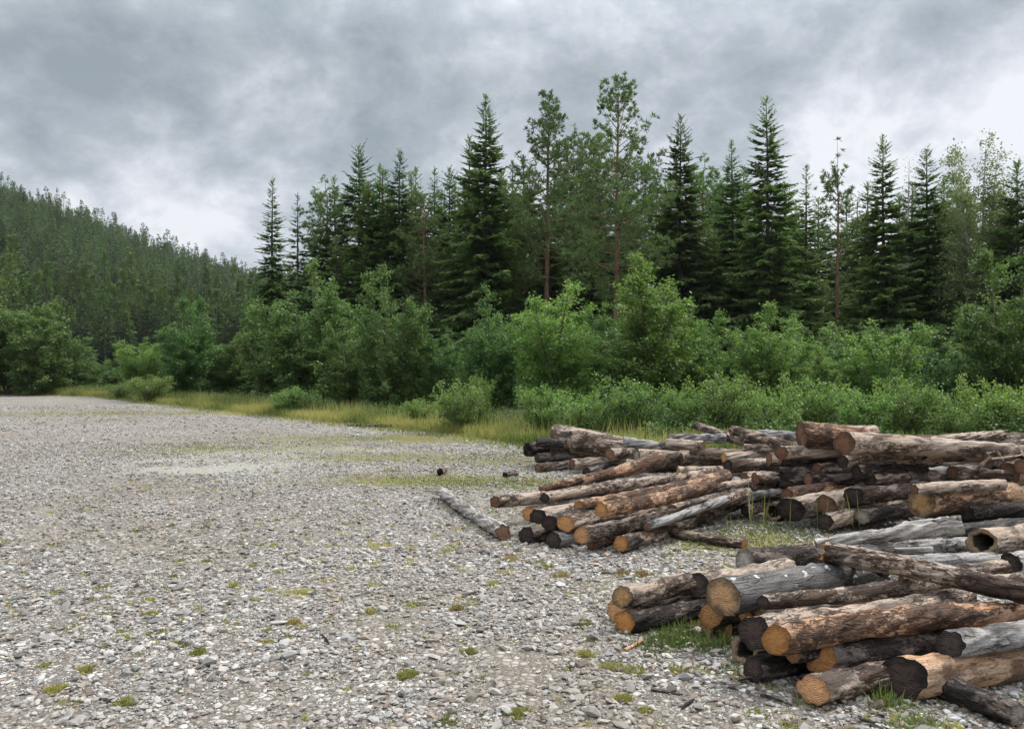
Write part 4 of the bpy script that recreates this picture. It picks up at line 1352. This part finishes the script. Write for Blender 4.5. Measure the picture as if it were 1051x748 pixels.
# near end: px, py, radius px, height of axis; far end: the same; wood, end face, group, label, options
LOGS = [
    # ---- nearest pile
    (834, 707, 14.5, .080, 1045, 662, 13, .085, 'flaky', 'orange', 'n', 'pale flaky pole on the gravel with round orange end, left of the black-ended tan log', dict(obl=24)),
    (926, 695, 20.5, .105, 1112, 664, 17, .10, 'tan', 'black', 'n', 'thick smooth tan log with black cut end, lowest in the nearest pile', dict(obl=20)),
    (1044, 733, 12, .060, 948, 694, 13, .060, 'dark', 'grey', 'n', 'dark brown log sticking out rightwards under the thick tan log', dict(obl=5)),
    (974, 660, 13, .25, 1120, 638, 12, .27, 'silver', 'black', 'n', 'silver-grey log with black end lying on the thick tan log', dict(obl=18)),
    (796, 656, 15.5, .265, 1135, 617, 10, .29, 'red', 'orange', 'n', 'long reddish flaky log with bright orange end across the front of the pile', dict(obl=24, sag=0.015)),
    (774, 649, 17, .26, 992, 613, 11.5, .28, 'pale', 'black', 'n', 'pale bare log with dark end directly behind the long reddish log', dict(obl=20)),
    (841, 675, 15, .145, 1040, 648, 12, .14, 'dark', 'orange', 'n', 'dark log with wide orange end squeezed under the long reddish log', dict(obl=30)),
    (814, 670, 9.5, .17, 960, 655, 8, .14, 'dark', 'orange', 'n', 'thin dark pole with small orange end under the reddish log', dict(obl=20)),
    (772, 686, 12.5, .072, 900, 662, 11, .075, 'black', 'black', 'n', 'blackened log on the ground under the dark-ended pale log', dict(obl=15)),
    (763, 666, 14.5, .085, 900, 640, 12, .08, 'black', 'hollow', 'n', 'hollow charred log at the left foot of the nearest pile', dict(obl=15)),
    (743, 643.5, 8.5, .052, 880, 622, 8, .06, 'dark', 'orange', 'n', 'small round pole end, orange, beside green grass below the big stained grey log', dict(obl=15)),
    (729, 631, 13, .125, 870, 610, 10, .12, 'dark', 'orange', 'n', 'dark log with orange end tucked under the big stained grey log', dict(obl=20)),
    (725.5, 644, 8.5, .045, 850, 625, 7, .05, 'flaky', 'amber', 'n', 'thin pole with yellowish end at the grass, lowest left of its cluster', dict(obl=15)),
    (765, 633, 9.5, .15, 900, 618, 8, .16, 'dark', 'orange', 'n', 'pole with yellow-orange end below the thin dark-ended pole', dict(obl=15)),
    (776, 627, 7.5, .20, 905, 612, 7, .21, 'pale', 'orange', 'n', 'small pole with dull orange end between stained grey log and pale bare log', dict(obl=10)),
    (742, 612, 20, .30, 905, 583, 11.5, .31, 'grey', 'amber', 'n', 'thick stained grey log with white spots and broad amber end', dict(obl=22, knots=1, rough=0.5)),
    (884, 581, 8.5, .32, 1019, 575, 8.5, .33, 'silver', 'grey', 'n', 'smooth grey log behind the crossing log, right of the spotted grey log', dict(obl=10, rough=0.5)),
    (783, 617.5, 7.5, .335, 968, 594, 8.5, .34, 'flaky', 'black', 'n', 'thin brown pole with dark end between the spotted grey and pale bare logs', dict(obl=15, knots=5)),
    (848, 567, 10.5, .46, 1110, 620, 10.5, .40, 'flaky', 'orange', 'n', 'brown pole with splintered orange end lying crosswise over the nearest pile', dict(obl=10, broken=.01, knots=6)),
    (1032, 582, 8, .33, 925, 598, 8, .28, 'flaky', 'brown', 'n', 'scarred pole with rounded right end just beyond the crosswise pole', dict(obl=5)),
    (1012, 599, 7.5, .27, 1130, 586, 8, .30, 'flaky', 'brown', 'n', 'short scarred pole emerging behind the crosswise pole at the right edge', dict(obl=5)),
    (764, 575.5, 12.2, .16, 945, 558, 9.5, .16, 'dark', 'grey', 'n', 'dark barked log with pale dark-rimmed end behind the spotted grey log', dict(obl=16)),
    (986, 538.5, 9.8, .45, 836, 555, 4.5, .30, 'bleached', 'grey', 'n', 'bleached twisted driftwood-like log with cracked split side', dict(obl=5, split=.45, rough=2.0, bend=-.03)),
    (872, 567, 7.5, .24, 1000, 556, 7, .22, 'silver', 'brown', 'n', 'dark grey twisted log just under the bleached twisted one', dict(obl=5, split=.3)),
    (1007, 556, 13, .31, 1130, 543, 12, .33, 'pale', 'hollow', 'n', 'hollow pale brown log at the right edge above the smooth grey log', dict(obl=24)),
    (1036, 579, 11.5, .20, 1130, 560, 11, .20, 'silver', 'black', 'n', 'grey log with black hollowed end below the hollow pale brown one', dict(obl=20)),
    (638, 612, 11, .20, 745, 591, 10, .21, 'flaky', 'amber', 'n', 'pale log with black scorched patches, topmost left of the green grass', dict(obl=22)),
    (633, 625, 12, .078, 722, 605, 10, .08, 'dark', 'orange', 'n', 'dark log with reddish end behind the scorched pale log at far left', dict(obl=20)),
    (641, 638, 11, .066, 738, 620, 10.5, .07, 'dark', 'orange', 'n', 'dark brown log with orange end lying on gravel at the grass edge', dict(obl=24)),
    (715, 600, 11.5, .215, 810, 584, 11, .20, 'pale', 'black', 'n', 'log with charred round end between scorched pale log and spotted grey log', dict(obl=24)),
    (748, 592, 5.5, .06, 860, 578, 6, .07, 'dark', 'black', 'n', 'thin dark pole glimpsed behind the amber end of the spotted log', dict()),
    # ---- fanned-out middle pile
    (508, 515, 6.3, .25, 650, 497, 6, .30, 'flaky', 'brown', 'f', 'leftmost pole of the middle pile, jutting out over the gravel', dict(obl=20)),
    (559, 511, 5.4, .33, 735, 481, 5.5, .40, 'flaky', 'black', 'f', 'long dark-patched pole with black end, second from the back of the fan', dict(obl=15)),
    (679, 472, 8, .50, 556, 503, 3.2, .31, 'red', 'brown', 'f', 'tapered pinkish pole pointing up right at the back of the fan', dict(obl=8)),
    (542, 527, 7.2, .205, 640, 511, 6.5, .21, 'dark', 'orange', 'f', 'log with orange end just below the jutting leftmost pole', dict(obl=20)),
    (552, 530, 8, .19, 645, 514, 7, .20, 'pale', 'black', 'f', 'pale log with black end right beside the leftmost orange end', dict(obl=24)),
    (594, 519.5, 5.6, .30, 744, 487, 8, .41, 'red', 'orange', 'f', 'long pinkish log whose small orange end hides behind the topmost log', dict(obl=18)),
    (617, 523, 7.6, .385, 730, 500, 7, .42, 'red', 'orange', 'f', 'topmost pinkish log of the fan with round orange end', dict(obl=20)),
    (581, 537, 9, .215, 705, 513, 7, .24, 'flaky', 'orange', 'f', 'log with large orange end left of the topmost fan log', dict(obl=22)),
    (564, 537, 8, .20, 640, 522, 7, .20, 'dark', 'black', 'f', 'short dark log stub left of the large orange end', dict(obl=20)),
    (540, 549, 8.8, .078, 640, 534, 8, .08, 'dark', 'black', 'f', 'dark grey log with blackened end at the lower left corner of the fan', dict(obl=24)),
    (568, 554, 8.3, .074, 650, 540, 8, .08, 'silver', 'black', 'f', 'weathered grey log with dark end on the gravel under the orange ends', dict(obl=24)),
    (596.5, 549, 8.6, .16, 764, 506.5, 5.5, .30, 'flaky', 'orange', 'f', 'long log with orange end above the weathered grey one, running far right', dict(obl=22)),
    (606, 559.5, 4.6, .040, 720, 531, 5, .06, 'red', 'brown', 'f', 'thin reddish pole on the gravel between the two lowest orange ends', dict()),
    (637, 558, 8, .085, 777, 511, 7.5, .14, 'flaky', 'orange', 'f', 'curved log with orange end, lowest and nearest of the fan', dict(obl=20, sag=-.05, bend=.06)),
    (664, 540, 4, .21, 764, 508, 4.5, .28, 'silver', 'brown', 'f', 'slim bleached pole resting on top of the curved log', dict()),
    (764, 558, 4.8, .05, 690, 546, 4.5, .05, 'flaky', 'orange', 'f', 'short thin pole lying alone on the ground pointing right under the fan', dict(obl=15)),
    (690, 523, 6, .22, 775, 502, 6, .28, 'flaky', 'brown', 'f', 'brown pole filling the right half of the fan behind the long log', dict()),
    (716, 505, 4.5, .33, 772, 494, 4, .36, 'pale', 'brown', 'f', 'short pole tip beyond the topmost fan log', dict()),
    # ---- back rows on the left
    (573, 452, 14, .42, 690, 467, 7, .32, 'flaky', 'brown', 'b', 'big tilted stump log with broad angular butt at the heap left end', dict(obl=10, broken=.06, butt=.25)),
    (598, 444, 4.5, .52, 690, 464, 4.5, .42, 'pale', 'brown', 'b', 'pale pole lying along the back of the big tilted stump log', dict()),
    (543, 461, 7.5, .28, 580, 458, 7, .30, 'dark', 'black', 'b', 'rotten dark stub at the extreme left of the back rows', dict(broken=.05)),
    (554, 454, 4.5, .42, 580, 456, 4.5, .40, 'black', 'black', 'b', 'black splintered stub on top of the rotten left stub', dict(broken=.07)),
    (551, 470, 5, .18, 628, 467, 4.5, .19, 'dark', 'black', 'b', 'dark grey pole below the big tilted stump log', dict()),
    (552, 480, 4.3, .07, 612, 474, 4, .075, 'flaky', 'brown', 'b', 'pole with reddish end on the gravel at the back left', dict()),
    (587, 476.5, 5.4, .14, 640, 473, 5, .15, 'pale', 'brown', 'b', 'short pinkish pole with dark round end in front of the back left row', dict()),
    (602, 484, 4.5, .06, 640, 478, 4, .065, 'black', 'black', 'b', 'charred pole on the gravel under the short pinkish one', dict()),
    (626, 466, 6.3, .34, 665, 463, 6, .33, 'flaky', 'brown', 'b', 'short log with brown end right of the tilted stump log', dict()),
    (653.5, 468, 7.5, .38, 740, 469, 6.5, .36, 'pale', 'grey', 'b', 'tan log with grey-white round end in the middle of the back row', dict(obl=18)),
    (698, 471.5, 6.8, .34, 780, 472, 6, .34, 'flaky', 'brown', 'b', 'pale brown log with dark brown end right of the grey-white one', dict(obl=15)),
    (743, 470, 4.8, .48, 850, 463, 4.5, .52, 'pale', 'orange', 'b', 'pale pole with small bright orange end behind the pitted log', dict(obl=15)),
    (747, 478.5, 7.2, .43, 840, 475, 6.5, .45, 'flaky', 'black', 'b', 'pitted log with dark end just below the small bright orange end', dict(obl=18)),
    (696, 484, 5.5, .26, 775, 483, 5, .28, 'pale', 'orange', 'b', 'pole with flat orange-brown end under the pale brown back log', dict()),
    (684, 455, 4.8, .58, 722, 457, 5, .58, 'pale', 'brown', 'b', 'short pale log with brown end on top of the back row', dict()),
    (640, 453, 5, .55, 700, 460, 4.5, .48, 'silver', 'grey', 'b', 'silver pole top right of the tilted stump log', dict(rough=1.6)),
    (686, 450, 4, .64, 745, 449, 5, .66, 'silver', 'grey', 'b', 'bleached crusty log under the pole that points up left', dict(rough=2)),
    (714, 436.5, 4, .78, 782, 459, 5.5, .58, 'flaky', 'brown', 'b', 'thin log at heap top slanting down right from its raised left end', dict(knots=4)),
    (751, 441.5, 5, .77, 822, 464, 6, .60, 'flaky', 'brown', 'b', 'thicker slanting log right of the thin raised one at heap top', dict()),
    (763, 460, 4.5, .58, 835, 462, 4.5, .60, 'pale', 'brown', 'b', 'pale pole with grey end at the foot of the two slanting logs', dict()),
    (708, 462, 3.4, .47, 800, 464, 4, .52, 'pale', 'orange', 'b', 'slender pale pole with tiny orange end in the back row', dict()),
    (764, 490, 5.5, .36, 815, 486, 5, .36, 'flaky', 'brown', 'b', 'log behind the reddish end at the left flank of the tall heap', dict()),
    (776, 446, 4.5, .74, 840, 447, 5, .78, 'silver', 'grey', 'b', 'crusty bleached log left of the big orange-sided stump log', dict(rough=2)),
    (640, 480, 5.5, .2, 720, 478, 5, .2, 'dark', 'brown', 'b', 'shadowed brown log between the fan and the back row', dict()),
    # ---- tall right-hand heap
    (822, 446.5, 12.5, .88, 900, 450, 9.5, .86, 'red', 'brown', 'm', 'big orange-sided stump log with dark butt on top of the heap', dict(obl=20, butt=.15)),
    (866, 455, 12, .845, 1042, 460.5, 7.5, .80, 'pale', 'brown', 'm', 'long pale top log with large round grey-brown end', dict(obl=26)),
    (836, 440, 5, .90, 898, 443, 7, .86, 'pale', 'brown', 'm', 'smooth pale log lying behind the big orange-sided stump log', dict()),
    (885, 459, 9, .78, 925, 458, 8, .78, 'black', 'black', 'm', 'rotten jagged black stub beside the large round end', dict(broken=.09, rough=2)),
    (899, 464, 7, .745, 955, 464.5, 6.5, .74, 'pale', 'brown', 'm', 'log with round brown end right of the rotten jagged stub', dict(obl=22)),
    (948, 467, 4.4, .72, 1050, 461, 4.5, .75, 'pale', 'black', 'm', 'slim pale log with small dark end below the long top log', dict(sag=.02)),
    (1029, 446.5, 5.2, .84, 955, 453.5, 4, .80, 'pale', 'brown', 'm', 'pole with rounded right tip lying behind the long top log', dict()),
    (802, 464.5, 6.8, .70, 880, 463, 6.5, .70, 'pale', 'brown', 'm', 'grey-tan log with brown end below the dark butt of the stump log', dict(obl=22)),
    (801, 472, 4.4, .60, 880, 471.5, 4.2, .62, 'dark', 'brown', 'm', 'dark slim log directly under the grey-tan one', dict()),
    (838, 481, 5.8, .53, 905, 478, 5.5, .54, 'flaky', 'brown', 'm', 'short pinkish log with light brown end left of the black-ended one', dict(obl=22)),
    (865, 474, 7, .635, 965, 472, 4.5, .66, 'pale', 'black', 'm', 'log with black round end under the large round grey-brown end', dict(obl=22)),
    (896, 479.5, 5.8, .575, 1015, 475.5, 5, .60, 'pale', 'grey', 'm', 'grey log with pale end right of the black-ended one', dict(obl=18)),
    (892, 491.5, 7, .48, 960, 488, 6, .50, 'flaky', 'black', 'm', 'speckled log with dark end left of the larger black end', dict(obl=22)),
    (922, 491.5, 10.4, .47, 1000, 486, 9, .50, 'silver', 'black', 'm', 'thick grey log with black end in the middle of the heap', dict(obl=24)),
    (977, 484.5, 7, .545, 1045, 490, 6.5, .50, 'flaky', 'brown', 'm', 'brown log with dark-centred end right of the thick grey log', dict(obl=22)),
    (829, 492, 6.8, .43, 920, 491, 6, .44, 'dark', 'brown', 'm', 'shaded log with rusty end below the short pinkish one', dict(obl=22)),
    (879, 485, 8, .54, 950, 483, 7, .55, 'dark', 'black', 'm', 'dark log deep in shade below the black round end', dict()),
    (801, 490, 11, .42, 860, 488, 9, .44, 'dark', 'black', 'm', 'mossy dark butt at the left flank of the heap', dict(broken=.03)),
    (775, 491, 6.3, .41, 815, 489, 6, .42, 'flaky', 'brown', 'm', 'stub with reddish end left of the mossy dark butt', dict()),
    (807, 508, 7.2, .31, 890, 496, 6, .36, 'red', 'brown', 'm', 'red-brown log with splintered pale top above the big charred end', dict(obl=15)),
    (811, 523, 12.3, .20, 915, 505, 10, .25, 'pale', 'black', 'm', 'thick grey-brown log with big charred end near the weeds', dict(obl=22)),
    (847, 518, 10.4, .255, 925, 497, 8.5, .34, 'pale', 'brown', 'm', 'pale log with brown end slanting up right of the big charred end', dict(obl=18)),
    (876, 508.5, 8.8, .35, 965, 500, 7, .38, 'flaky', 'black', 'm', 'log with black end leaning against the slanting pale log', dict(obl=24)),
    (846, 535.5, 8.5, .12, 935, 515, 7, .16, 'pale', 'black', 'm', 'low pale log with dark end under the slanting one', dict(obl=15)),
    (885, 530, 7.5, .16, 965, 520, 7, .20, 'dark', 'grey', 'm', 'grey-ended dark log low in the heap right of the low pale one', dict(obl=20)),
    (793, 525, 9.2, .10, 870, 512, 8, .12, 'dark', 'hollow', 'm', 'hollow dark log left of the big charred end', dict(obl=18)),
    (768, 503, 5.5, .29, 812, 498, 5, .3, 'flaky', 'black', 'm', 'pale-topped stub left of the red-brown log', dict()),
    (757, 513, 4.6, .24, 800, 505, 4.5, .26, 'silver', 'brown', 'm', 'bleached stub tip at the lower left of the heap', dict()),
    (765, 524, 6, .12, 830, 510, 6, .14, 'dark', 'black', 'm', 'dark log on the ground at the left foot of the heap', dict()),
    (945, 516, 14.2, .355, 1040, 507, 12.5, .38, 'tan', 'amber', 'm', 'thickest tan log with wide brownish sawn end, right of centre', dict(obl=26)),
    (938, 502, 5.5, .50, 1030, 496, 5.8, .52, 'pale', 'brown', 'm', 'pale log resting on the thickest tan log', dict()),
    (1029, 508, 7.2, .36, 1120, 502, 7, .38, 'silver', 'black', 'm', 'grey log with black and white end right of the thickest tan log', dict(obl=22)),
    (990, 525.5, 8, .26, 1120, 517, 8, .28, 'dark', 'black', 'm', 'dark log with black end below the thickest tan log', dict(obl=22)),
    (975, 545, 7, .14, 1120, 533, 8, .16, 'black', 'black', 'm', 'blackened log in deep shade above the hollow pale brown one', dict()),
    (1034, 487, 12.3, .53, 1120, 483, 11, .55, 'tan', 'brown', 'm', 'thick log with broad rusty end near the right edge of the heap', dict(obl=26)),
    (1048, 479, 7.5, .64, 1130, 476, 7, .66, 'dark', 'brown', 'm', 'smaller dark-ended log above the broad rusty end', dict(obl=22)),
    (1005, 474, 4, .60, 1090, 470, 5, .62, 'silver', 'grey', 'm', 'pale pole between the long top logs at the right', dict()),
    (1038, 465, 6, .70, 1130, 463, 6, .72, 'dark', 'brown', 'm', 'dark log behind the tangle of sticks at the right edge', dict()),
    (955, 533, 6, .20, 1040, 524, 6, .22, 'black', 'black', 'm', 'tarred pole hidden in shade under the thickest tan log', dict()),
    (925, 470, 5, .66, 1040, 468, 5, .68, 'flaky', 'brown', 'm', 'brown pole wedged beneath the slim pale log', dict()),
]
for k, (x1, y1, rp1, z1, x2, y2, rp2, z2, style, end, g, lab, opt) in enumerate(LOGS):
    a, b = P(x1, y1, z1), P(x2, y2, z2)
    r1, r2 = rp1 * a.y / F, rp2 * b.y / F
    make_log('log', lab, a, b, r1, r2, style, end, 1000 + k, G_LOG[g], **opt)

# logs that lie behind the visible faces and close the heap's inside
rb = random.Random(12)
for i in range(26):
    lvl = i % 5
    z = 0.10 + (0.11 if i < 10 else 0.15) * lvl
    X0 = 2.9 + rb.uniform(0, 0.35) + (i // 5) * 0.62 + rb.uniform(-0.1, 0.1)
    Y0 = 8.55 + 0.10 * lvl + rb.uniform(0, 0.3) + (0.3 if i % 2 else 0)
    a = Vector((X0, Y0, z))
    b = Vector((X0 + 1.7, Y0 + rb.uniform(-0.1, 0.35), z + rb.uniform(-0.02, 0.02)))
    make_log('log', 'shaded log deep inside the tall heap, only glimpsed through gaps', a, b, .085, .08, 'flaky' if i % 3 else 'dark', 'brown' if i % 3 else 'black', 1300 + i, 'shaded logs inside the tall heap', detail=0.6)

# the lone split log on the gravel
make_log('log', 'grey cracked log lying alone on the gravel with hollow brown end', P(516.5, 546.5, .072), P(452, 506, .058), 7.8 * 7.3 / F + .002, .058, 'bleached', 'brown', 1401, None,
         obl=14, split=.35, rough=1.5, knots=2, bend=-.05)
make_log('log', 'half-sunk brown pole lying in the grass at the far gravel edge', P(357, 436, .03), P(402, 438, .03), .05, .04, 'dark', 'grey', 1402, None, detail=0.5)
make_log('wood_chunk', 'small pale chunk of wood on the mossy gravel above the lone log', P(452, 484, .05), P(458, 480.5, .05), .055, .04, 'pale', 'black', 1403, None, cat='wood chunk', broken=.03)
make_log('wood_chunk', 'dark broken bark piece on the gravel left of the back rows', P(519, 487.5, .03), P(529, 486, .03), .045, .05, 'dark', 'black', 1404, None, cat='wood chunk', broken=.03)
make_log('wood_splinter', 'pale split wood splinter on the gravel left of the green grass', P(642, 666, .012), P(659, 656.5, .014), .009, .012, 'tan', 'amber', 1405, None, cat='splinter', broken=.02, knots=0)
make_log('stick', 'thin dead branch leaning under the crosswise brown pole', P(866, 571, .41), P(912, 595, .36), .014, .007, 'black', 'black', 1406, None, cat='stick', knots=5, rough=2)
make_log('stick', 'bark strip dangling from the end of the crosswise pole', P(858, 572, .40), P(884, 585, .37), .016, .006, 'black', 'black', 1407, None, cat='stick', rough=2)
make_log('wood_slab', 'flat bleached slab on top of the smooth grey log', P(921, 564, .40), P(957, 563.5, .40), .014, .018, 'silver', 'grey', 1408, None, cat='slab', rough=2, broken=.03)
# dead sticks tangled at the right end of the heap
for i, (x1, y1, z1, x2, y2, z2, r_) in enumerate([(1002, 482, .62, 1017, 468, .76, .012), (1012, 466, .76, 1051, 459, .80, .014), (1017, 471, .72, 1049, 466, .76, .010), (1040, 455, .82, 1052, 470, .70, .012),
                                                  (1022, 462, .80, 1030, 472, .70, .010), (1030, 458, .82, 1060, 462, .80, .016), (1024, 478, .62, 1028, 464, .78, .011), (1036, 462, .79, 1058, 455, .84, .010)]):
    make_log('stick', 'broken dead stick in the tangle at the right end of the heap', P(x1, y1, z1), P(x2, y2, z2), r_, r_ * 0.6, 'pale', 'brown', 1420 + i,
             'dead sticks tangled on the right end of the heap', cat='stick', rough=2.5, knots=4, detail=0.6)
# twigs scattered on the stones
for i, (x1, y1, x2, y2) in enumerate([(668, 706, 700, 712), (780, 690 + 22, 812, 722), (700, 726, 712, 716), (476, 610, 492, 606), (330, 650, 338, 661), (880, 735, 905, 746)]):
    make_log('twig', 'small fallen twig lying on the gravel near the nearest pile' if i in (0, 1, 2, 5) else 'small fallen twig lying on the open gravel', P(x1, y1, .02), P(x2, y2, .018), .006, .003, 'dark', 'brown', 1440 + i,
             'fallen twigs on the gravel', cat='twig', rough=3, knots=3, detail=0.6)

# scraps of bark and chips shed round the piles
rc = np.random.RandomState(55)
spots_ = [(730, 672, .9, 260), (600, 566, 1.1, 260), (860, 728, .7, 220), (700, 575, 1.2, 200), (560, 500, 1.6, 200), (545, 478, 1.4, 120), (780, 560, 1.2, 260), (980, 735, .6, 160), (520, 560, .8, 90), (640, 690, .6, 80), (710, 650, .5, 160), (880, 700, .5, 120), (690, 620, .6, 120)]
q = np.concatenate([np.c_[rc.normal(gpx(a, b)[0], s * .5, n // 2), rc.normal(gpx(a, b)[1], s * .35, n // 2)] for a, b, s, n in spots_])
v, f, _ = stone_field(q, rc.lognormal(math.log(0.026), 0.55, len(q)).clip(0.010, 0.10), BOX_V, BOX_F, 56, (0.06, 0.14))
v[:, 2] += 0.012
k_ = rc.rand(len(q))
cl_ = np.where(k_[:, None] < 0.6, np.array([[0.07, 0.045, 0.032]]), np.where(k_[:, None] < 0.9, np.array([[0.12, 0.075, 0.05]]), np.array([[0.38, 0.27, 0.16]]))) * rc.uniform(0.6, 1.3, (len(q), 1))
tag(link('bark_scraps', np_mesh('bark_scraps', v, f, (M['stone'],), False, fattr={'stone': np.repeat(cl_, len(BOX_F), 0)})), 'brown bark scraps and wood chips littering the gravel round the piles', 'bark scraps', kind='stuff')

# ------------------------------------------------------------------ air
bx = np.array([(x, y, z) for z in (-3, 330) for y in (-40, 2750) for x in (-2700, 3100)], float)
bf = np.array([(0, 2, 3, 1), (4, 5, 7, 6), (0, 1, 5, 4), (2, 6, 7, 3), (0, 4, 6, 2), (1, 3, 7, 5)])
m = bpy.data.materials.new('damp_air')
m.use_nodes = True
t = m.node_tree
t.nodes.clear()
out = N(t, 'ShaderNodeOutputMaterial')
vol = N(t, 'ShaderNodeVolumePrincipled')
vol.inputs['Color'].default_value = (0.80, 0.88, 0.97, 1)
vol.inputs['Density'].default_value = 0.00011
vol.inputs['Anisotropy'].default_value = 0.2
t.links.new(vol.outputs[0], out.inputs['Volume'])
tag(link('haze', np_mesh('haze', bx, bf, (m,))), kind='stuff')
